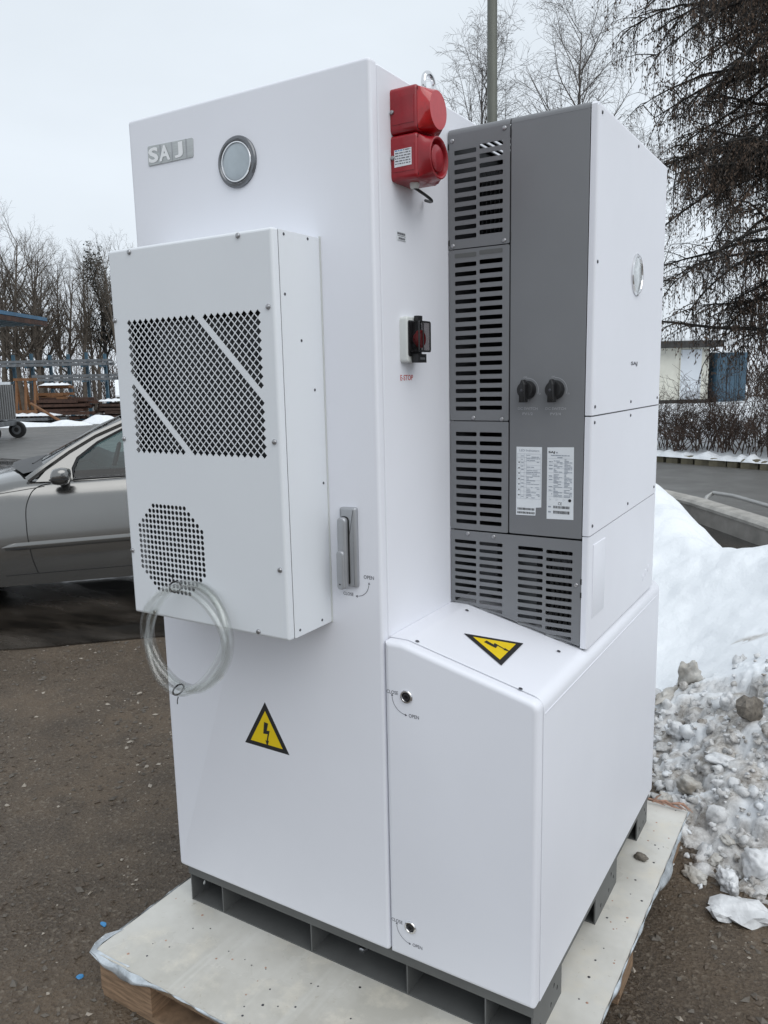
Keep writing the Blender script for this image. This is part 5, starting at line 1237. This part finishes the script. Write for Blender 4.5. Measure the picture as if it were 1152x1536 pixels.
# blue canopy
cn = thing('canopy', 'blue flat canopy with rusty rim jutting in from the left', 'canopy', (-17.62, 10.72, 0), math.atan2(.50, .86))
BLC = mat('blue_canopy_sheet', (.03, .12, .22), .5, var=.3, vscale=3); UND = mat('dark_corrugated_underside', (.07, .13, .17), .6, var=.3, vscale=3)
rb('roof', BLC, -6, .19, -.24, 3.2, 3.56, 3.66, par=cn); rb('deck', UND, -6, .14, -.19, 3.2, 3.50, 3.558, par=cn); rb('rim', RUST, -6.0, .18, -.23, -.201, 3.42, 3.555, par=cn); rb('rim', RUST, .151, .18, -.2, 3.2, 3.42, 3.55, par=cn)
for k in range(22): rb('rib', UND, -5.9 + k * .28, -5.78 + k * .28, -.2, 3.1, 3.42, 3.499, par=cn)
for x, y in ((-5.6, .2), (-5.6, 2.8), (-3.0, 2.9)): rb('post', RB, x - .06, x + .06, y - .06, y + .06, .012, 3.499, par=cn)

# =================================================================== parked car
PAINT = mat('silver_car_paint', (.2, .198, .192), .17, metal=.88, var=.06, vscale=2, coat=.7)
TRIM = mat('dark_car_trim', (.02, .02, .021), .45); CABIN = mat('car_interior', (.10, .105, .11), .8, var=.3, vscale=4); GAP = mat('panel_gap', (.01, .01, .01), .7)
car = thing('car', 'silver grey saloon car parked behind the cabinet, front pointing left', 'car', (-3.48, 2.2, .012), math.atan2(.746, .666))
HWD = .90; FW, RW_ = -.98, 1.87; ARC = .335
def low(s_):
    z = .20
    for c_ in (FW, RW_):
        q = ARC ** 2 - (s_ - c_) ** 2
        if q > 0: z = max(z, .32 + math.sqrt(q))
    if s_ < FW - .35: z = max(z, .20 + (FW - .35 - s_) * .12)
    return z
def plan(s_):
    f = max(0, (-.9 - s_) / .75); rr = max(0, (s_ - 2.4) / .8); return .16 * f ** 2.2 + .14 * rr ** 2.2
def shoulder(s_): return float(np.interp(s_, [-1.6, -1.45, -1.0, -.3, .1, .95, 1.8, 2.5, 3.15], [.62, .74, .87, .965, .972, .995, 1.01, .99, .90]))
def crown_z(s_): return float(np.interp(s_, [-1.6, -1.45, -1.0, -.3, .1, 1.9, 2.4, 3.0, 3.15], [.64, .77, .93, 1.055, 1.05, 1.03, 1.05, 1.03, .95]))
SP = [(.06, 0.0), (.03, .13), (.006, .27), (0, .40), (.006, .52), (.018, .66), (.030, .80), (.050, .92)]
def side_y(z, s_):
    sh_ = shoulder(s_); t = (z - .20) / (sh_ - .20)
    return float(np.interp(t, [q[1] for q in SP] + [1.0], [q[0] for q in SP] + [.085])) + plan(s_)
st = sorted(set([round(-1.6 + .06 * k, 3) for k in range(80)] + [3.15]))
loops = []
for s_ in st:
    lo = low(s_); sh_ = shoulder(s_); cz_ = max(crown_z(s_), sh_); pl = plan(s_); L = []
    zs_ = [.20 + (sh_ - .20) * q for q in (0, .13, .27, .40, .52, .66, .80, .92, 1.0)]
    for z in zs_: zz_ = max(z, min(lo, sh_ - .05)); L.append((side_y(zz_, s_), zz_))
    L += [(.15 + pl, sh_ + (cz_ - sh_) * .35), (.32 + pl, sh_ + (cz_ - sh_) * .75), (.6, cz_ - .004), (HWD, cz_)]
    full = [(s_, y, z) for y, z in L] + [(s_, 2 * HWD - y, z) for y, z in L[::-1][1:]]
    loops.append(full)
b = MB(); b.loft(loops, 0, True, True); b.build('body', PAINT, car, smooth=45)
# side frames with window openings, roof, pillars
def gy(z): return .085 + max(0, z - .965) * .40
for far in (0, 1):
    frm = (lambda u, v, w_: (u, gy(v) - w_, v)) if not far else (lambda u, v, w_: (u, 2 * HWD - gy(v) + w_, v))
    outer = [(-.16, .985), (.4, .975), (1.2, .99), (2.25, 1.0), (2.15, 1.12), (1.85, 1.335), (1.55, 1.43), (1.1, 1.462), (.75, 1.458), (.50, 1.40), (.28, 1.31), (.09, 1.20), (-.07, 1.08)]
    w1 = [(.105, .992), (.93, 1.003), (.93, 1.425), (.75, 1.422), (.50, 1.355), (.30, 1.258), (.145, 1.145), (.108, 1.07)]
    w2 = [(1.00, 1.005), (1.74, 1.018), (1.78, 1.10), (1.62, 1.335), (1.45, 1.40), (1.1, 1.428), (1.00, 1.428)]
    b = MB()
    co = [Vector(p) for p in outer + w1 + w2]; n0, n1_, n2_ = len(outer), len(w1), len(w2)
    ed = [(i, (i + 1) % n0) for i in range(n0)] + [(n0 + i, n0 + (i + 1) % n1_) for i in range(n1_)] + [(n0 + n1_ + i, n0 + n1_ + (i + 1) % n2_) for i in range(n2_)]
    vo, eo, fo, *_ = delaunay_2d_cdt(co, ed, [], 1, 1e-7)
    def inp(p, poly):
        ins = False
        for i in range(len(poly)):
            a, c_ = poly[i - 1], poly[i]
            if (a[1] > p[1]) != (c_[1] > p[1]) and p[0] < (c_[0] - a[0]) * (p[1] - a[1]) / (c_[1] - a[1]) + a[0]: ins = not ins
        return ins
    ff = []
    for f in fo:
        c_ = sum((Vector(vo[i]) for i in f), Vector((0, 0))) / len(f)
        if inp(c_, outer) and not inp(c_, w1) and not inp(c_, w2): ff.append(tuple(f))
    b.add([frm(p[0], p[1], 0) for p in vo], ff); b.add([frm(p[0], p[1], -.03) for p in vo], ff)
    b.build('window_frame', PAINT, car, smooth=0)
    for wn in (w1, w2):
        b = MB(); b.sheet(wn, -.012, frm); b.build('side_window', CARGLASS, car, smooth=0, fix=False)
        b = MB(); b.tube([frm(p[0], p[1], .002) for p in wn], .011, 5, closed=True); b.build('window_trim', TRIM, car)
RO = [(.5, 1.405), (.75, 1.46), (1.1, 1.475), (1.55, 1.445), (1.85, 1.35)]
b = MB(); V = []
for s_, z in RO:
    for k in range(9): t = k / 8; y0_ = gy(z - .012); V.append((s_, y0_ + (2 * HWD - 2 * y0_) * t, z - .012 + .055 * math.sin(math.pi * t) ** .8))
b.add(V, [(i * 9 + k, (i + 1) * 9 + k, (i + 1) * 9 + k + 1, i * 9 + k + 1) for i in range(4) for k in range(8)]); b.build('roof', PAINT, car, smooth=60)
def screen(name, s0, z0, s1, z1):
    b = MB(); V = []
    for i in range(5):
        q = i / 4; s_ = s0 + (s1 - s0) * q; z = z0 + (z1 - z0) * q
        for k in range(9): t = k / 8; y0_ = gy(z) + .02; V.append((s_ - (.14 * math.sin(math.pi * t) * (1 if s1 > s0 else -1)) * (1 - .5 * q), y0_ + (2 * HWD - 2 * y0_) * t, z + .03 * math.sin(math.pi * t)))
    b.add(V, [(i * 9 + k, (i + 1) * 9 + k, (i + 1) * 9 + k + 1, i * 9 + k + 1) for i in range(4) for k in range(8)]); b.build(name, CARGLASS, car, smooth=60, fix=False)
screen('windscreen', -.10, 1.05, .52, 1.40); screen('rear_window', 2.2, 1.06, 1.83, 1.345)
for y_ in (gy(1.0), 2 * HWD - gy(1.0)):
    sg_ = 1 if y_ < HWD else -1
    b = MB(); b.tube([(-.22, y_ + .015 * sg_, 1.0), (-.10, y_ + sg_ * (gy(1.08) - gy(1.0)), 1.085), (.08, y_ + sg_ * (gy(1.2) - gy(1.0)), 1.205), (.28, y_ + sg_ * (gy(1.31) - gy(1.0)), 1.318), (.50, y_ + sg_ * (gy(1.40) - gy(1.0)), 1.408), (.75, y_ + sg_ * (gy(1.45) - gy(1.0)), 1.462), (1.1, y_ + sg_ * (gy(1.46) - gy(1.0)), 1.474), (1.55, y_ + sg_ * (gy(1.43) - gy(1.0)), 1.445)], .026, 8); b.build('pillar', PAINT, car)
b = MB(); V = []    # cowl under the windscreen
for i, (s_, z) in enumerate(((-.36, 1.052), (-.22, 1.082), (-.05, 1.09))):
    for k in range(7): t = k / 6; V.append((s_ + .10 - .16 * math.sin(math.pi * t), .22 + (2 * HWD - .44) * t, z - .012 + .032 * math.sin(math.pi * t)))
b.add(V, [(i * 7 + k, (i + 1) * 7 + k, (i + 1) * 7 + k + 1, i * 7 + k + 1) for i in range(2) for k in range(6)]); b.build('cowl', TRIM, car, fix=False)
b = MB(); b.tube([(-.22, .5, 1.085), (-.16, .9, 1.115), (-.06, 1.3, 1.10)], .010, 6); b.build('wiper', TRIM, car)
# cabin: deck, seats, wheel
b = MB(); b.box(.0, 2.1, .14, 2 * HWD - .14, 1.052, 1.058); b.build('cabin_deck', CABIN, car)
for s_, y_ in ((.95, .52), (.95, 1.28), (1.75, .52), (1.75, 1.28)):
    b = MB(); pan2(b, [(y_ - .22, .8), (y_ + .22, .8), (y_ + .19, 1.18), (y_ - .19, 1.18)], [.02, .02, .09, .09], 0, .14, .03, lambda u, v, w_: (s_ + .14 - w_ + (v - .8) * .25, u, v)); b.build('seat', CABIN, car)
    b = MB(); pan2(b, [(y_ - .12, 1.19), (y_ + .12, 1.19), (y_ + .11, 1.35), (y_ - .11, 1.35)], [.03] * 4, 0, .09, .03, lambda u, v, w_: (s_ + .14 - w_ + (v - .8) * .25, u, v)); b.build('head_rest', CABIN, car)
b = MB(); b.tube([(.40 + .05 * math.sin(t_), .50 + .18 * math.cos(t_), 1.05 + .17 * math.sin(t_)) for t_ in [2 * math.pi * k / 24 for k in range(24)]], .016, 8, closed=True); b.build('steering_wheel', TRIM, car)
b = MB(); b.loft([[(.02, y, 1.05), (.02, y, 1.09), (.22, y, 1.12), (.36, y, 1.05)] for y in (.16, 1.64)]); b.build('dashboard', CABIN, car)
# panel gaps, trim strip, mirror, sill
def on_side(pts, off=.0005): return [(s_, side_y(z, s_) - off, z) for s_, z in pts]
dl_ = [(-.055, .968), (-.13, .955), (-.185, .92), (-.222, .85), (-.240, .776), (-.244, .66), (-.241, .571), (-.222, .41), (-.196, .295)]
def smooth_line(P, n=5):
    out_ = []
    for i in range(len(P) - 1):
        p0, p1, p2, p3 = [Vector(P[max(0, min(len(P) - 1, i + j))]) for j in (-1, 0, 1, 2)]
        for k in range(n): t = k / n; out_.append(tuple(.5 * ((2 * p1) + (p2 - p0) * t + (2 * p0 - 5 * p1 + 4 * p2 - p3) * t * t + (3 * p1 - p0 - 3 * p2 + p3) * t ** 3)))
    return out_ + [P[-1]]
b = MB(); b.tube(on_side(smooth_line(dl_)), .0038, 5); b.build('door_gap', GAP, car)
b = MB(); b.tube(on_side([(.96, .98), (.96, .6), (.965, .295)]), .0038, 5); b.build('door_gap', GAP, car)
b = MB(); b.tube(on_side([(-.42 + .1 * k, .292) for k in range(30) if abs(-.42 + .1 * k - RW_) > .36]), .0038, 5); b.build('sill_gap', GAP, car)
b = MB(); b.tube(on_side([(-1.45 + .09 * k, float(np.interp(-1.45 + .09 * k, [-1.45, -.055], [.80, .968])) - .012) for k in range(16)], 0), .003, 5); b.build('bonnet_gap', GAP, car)
b = MB(); n = 40; loops = []
for k in range(n + 1):
    s_ = -.425 + (1.72 + .425) * k / n; q = min(1, k / 1.5) ** .5; zc_ = .512 + .012 * (s_ + .4) / .9; hz_ = .030 * (q if k else .1)
    loops.append([(s_, side_y(zc_, s_) + .004, zc_ - hz_), (s_, side_y(zc_, s_) - .010, zc_ - hz_ * .75), (s_, side_y(zc_, s_) - .013, zc_ + hz_ * .2), (s_, side_y(zc_, s_) - .006, zc_ + hz_ * .95), (s_, side_y(zc_, s_) + .004, zc_ + hz_)])
b.loft(loops); b.build('side_moulding', PAINT, car, smooth=60)
b = MB(); b.box(-.40, -.26, side_y(.51, -.33) - .0145, side_y(.51, -.33) - .010, .494, .506); b.build('lettering', TRIM, car)
mir = lump('mirror', PAINT, .5, (1, 1, 1), 1, 3, .0); COL.objects.unlink(mir); COL.objects.link(mir)
for v in mir.data.vertices:
    c_ = v.co / .5; k_ = max(abs(c_.x), abs(c_.y), abs(c_.z)) ** .45
    v.co = Vector((c_.x / k_ * .072 + (c_.z * .012), c_.y / k_ * .105, c_.z / k_ * .066 - .012 * c_.y))
mir.parent = car; mir.location = (.035, -.075, 1.035)
b = MB(); b.tube([(.035, -.02, .985), (.05, .10, .985)], [.03, .035], 8); b.build('mirror_arm', TRIM, mir); bpy.data.objects[-1] if False else None
mir.children[-1].location = (-.035, .075, -1.035)
b = MB(); b.box(-.037, .10, -.182, -.176, 1.018, 1.028); q = b.build('mirror_lamp', TRIM, mir); q.location = (-.035, .075, -1.035)
for cs in (FW, RW_):
    for y_ in (.11, 2 * HWD - .11):
        sgn = -1 if y_ < HWD else 1
        b = MB(); fr = lambda u, v, w_: (u, y_ + sgn * w_, v)
        b.lathe([(.20, -.10), (.305, -.10), (.318, -.07), (.318, .06), (.300, .085), (.225, .085)], fr, cs, .318, 32, 0); wh = b.build('wheel', TYRE, car)
        b = MB(); b.lathe([(.222, .086), (.205, .075), (.19, .05), (.06, .055), (.03, .07)], fr, cs, .318, 32, 0); b.build('rim', PIPE, wh)
b = MB(); b.box(-1.4, 3.0, .20, 2 * HWD - .20, .19, .26); b.build('underbody', TRIM, car)
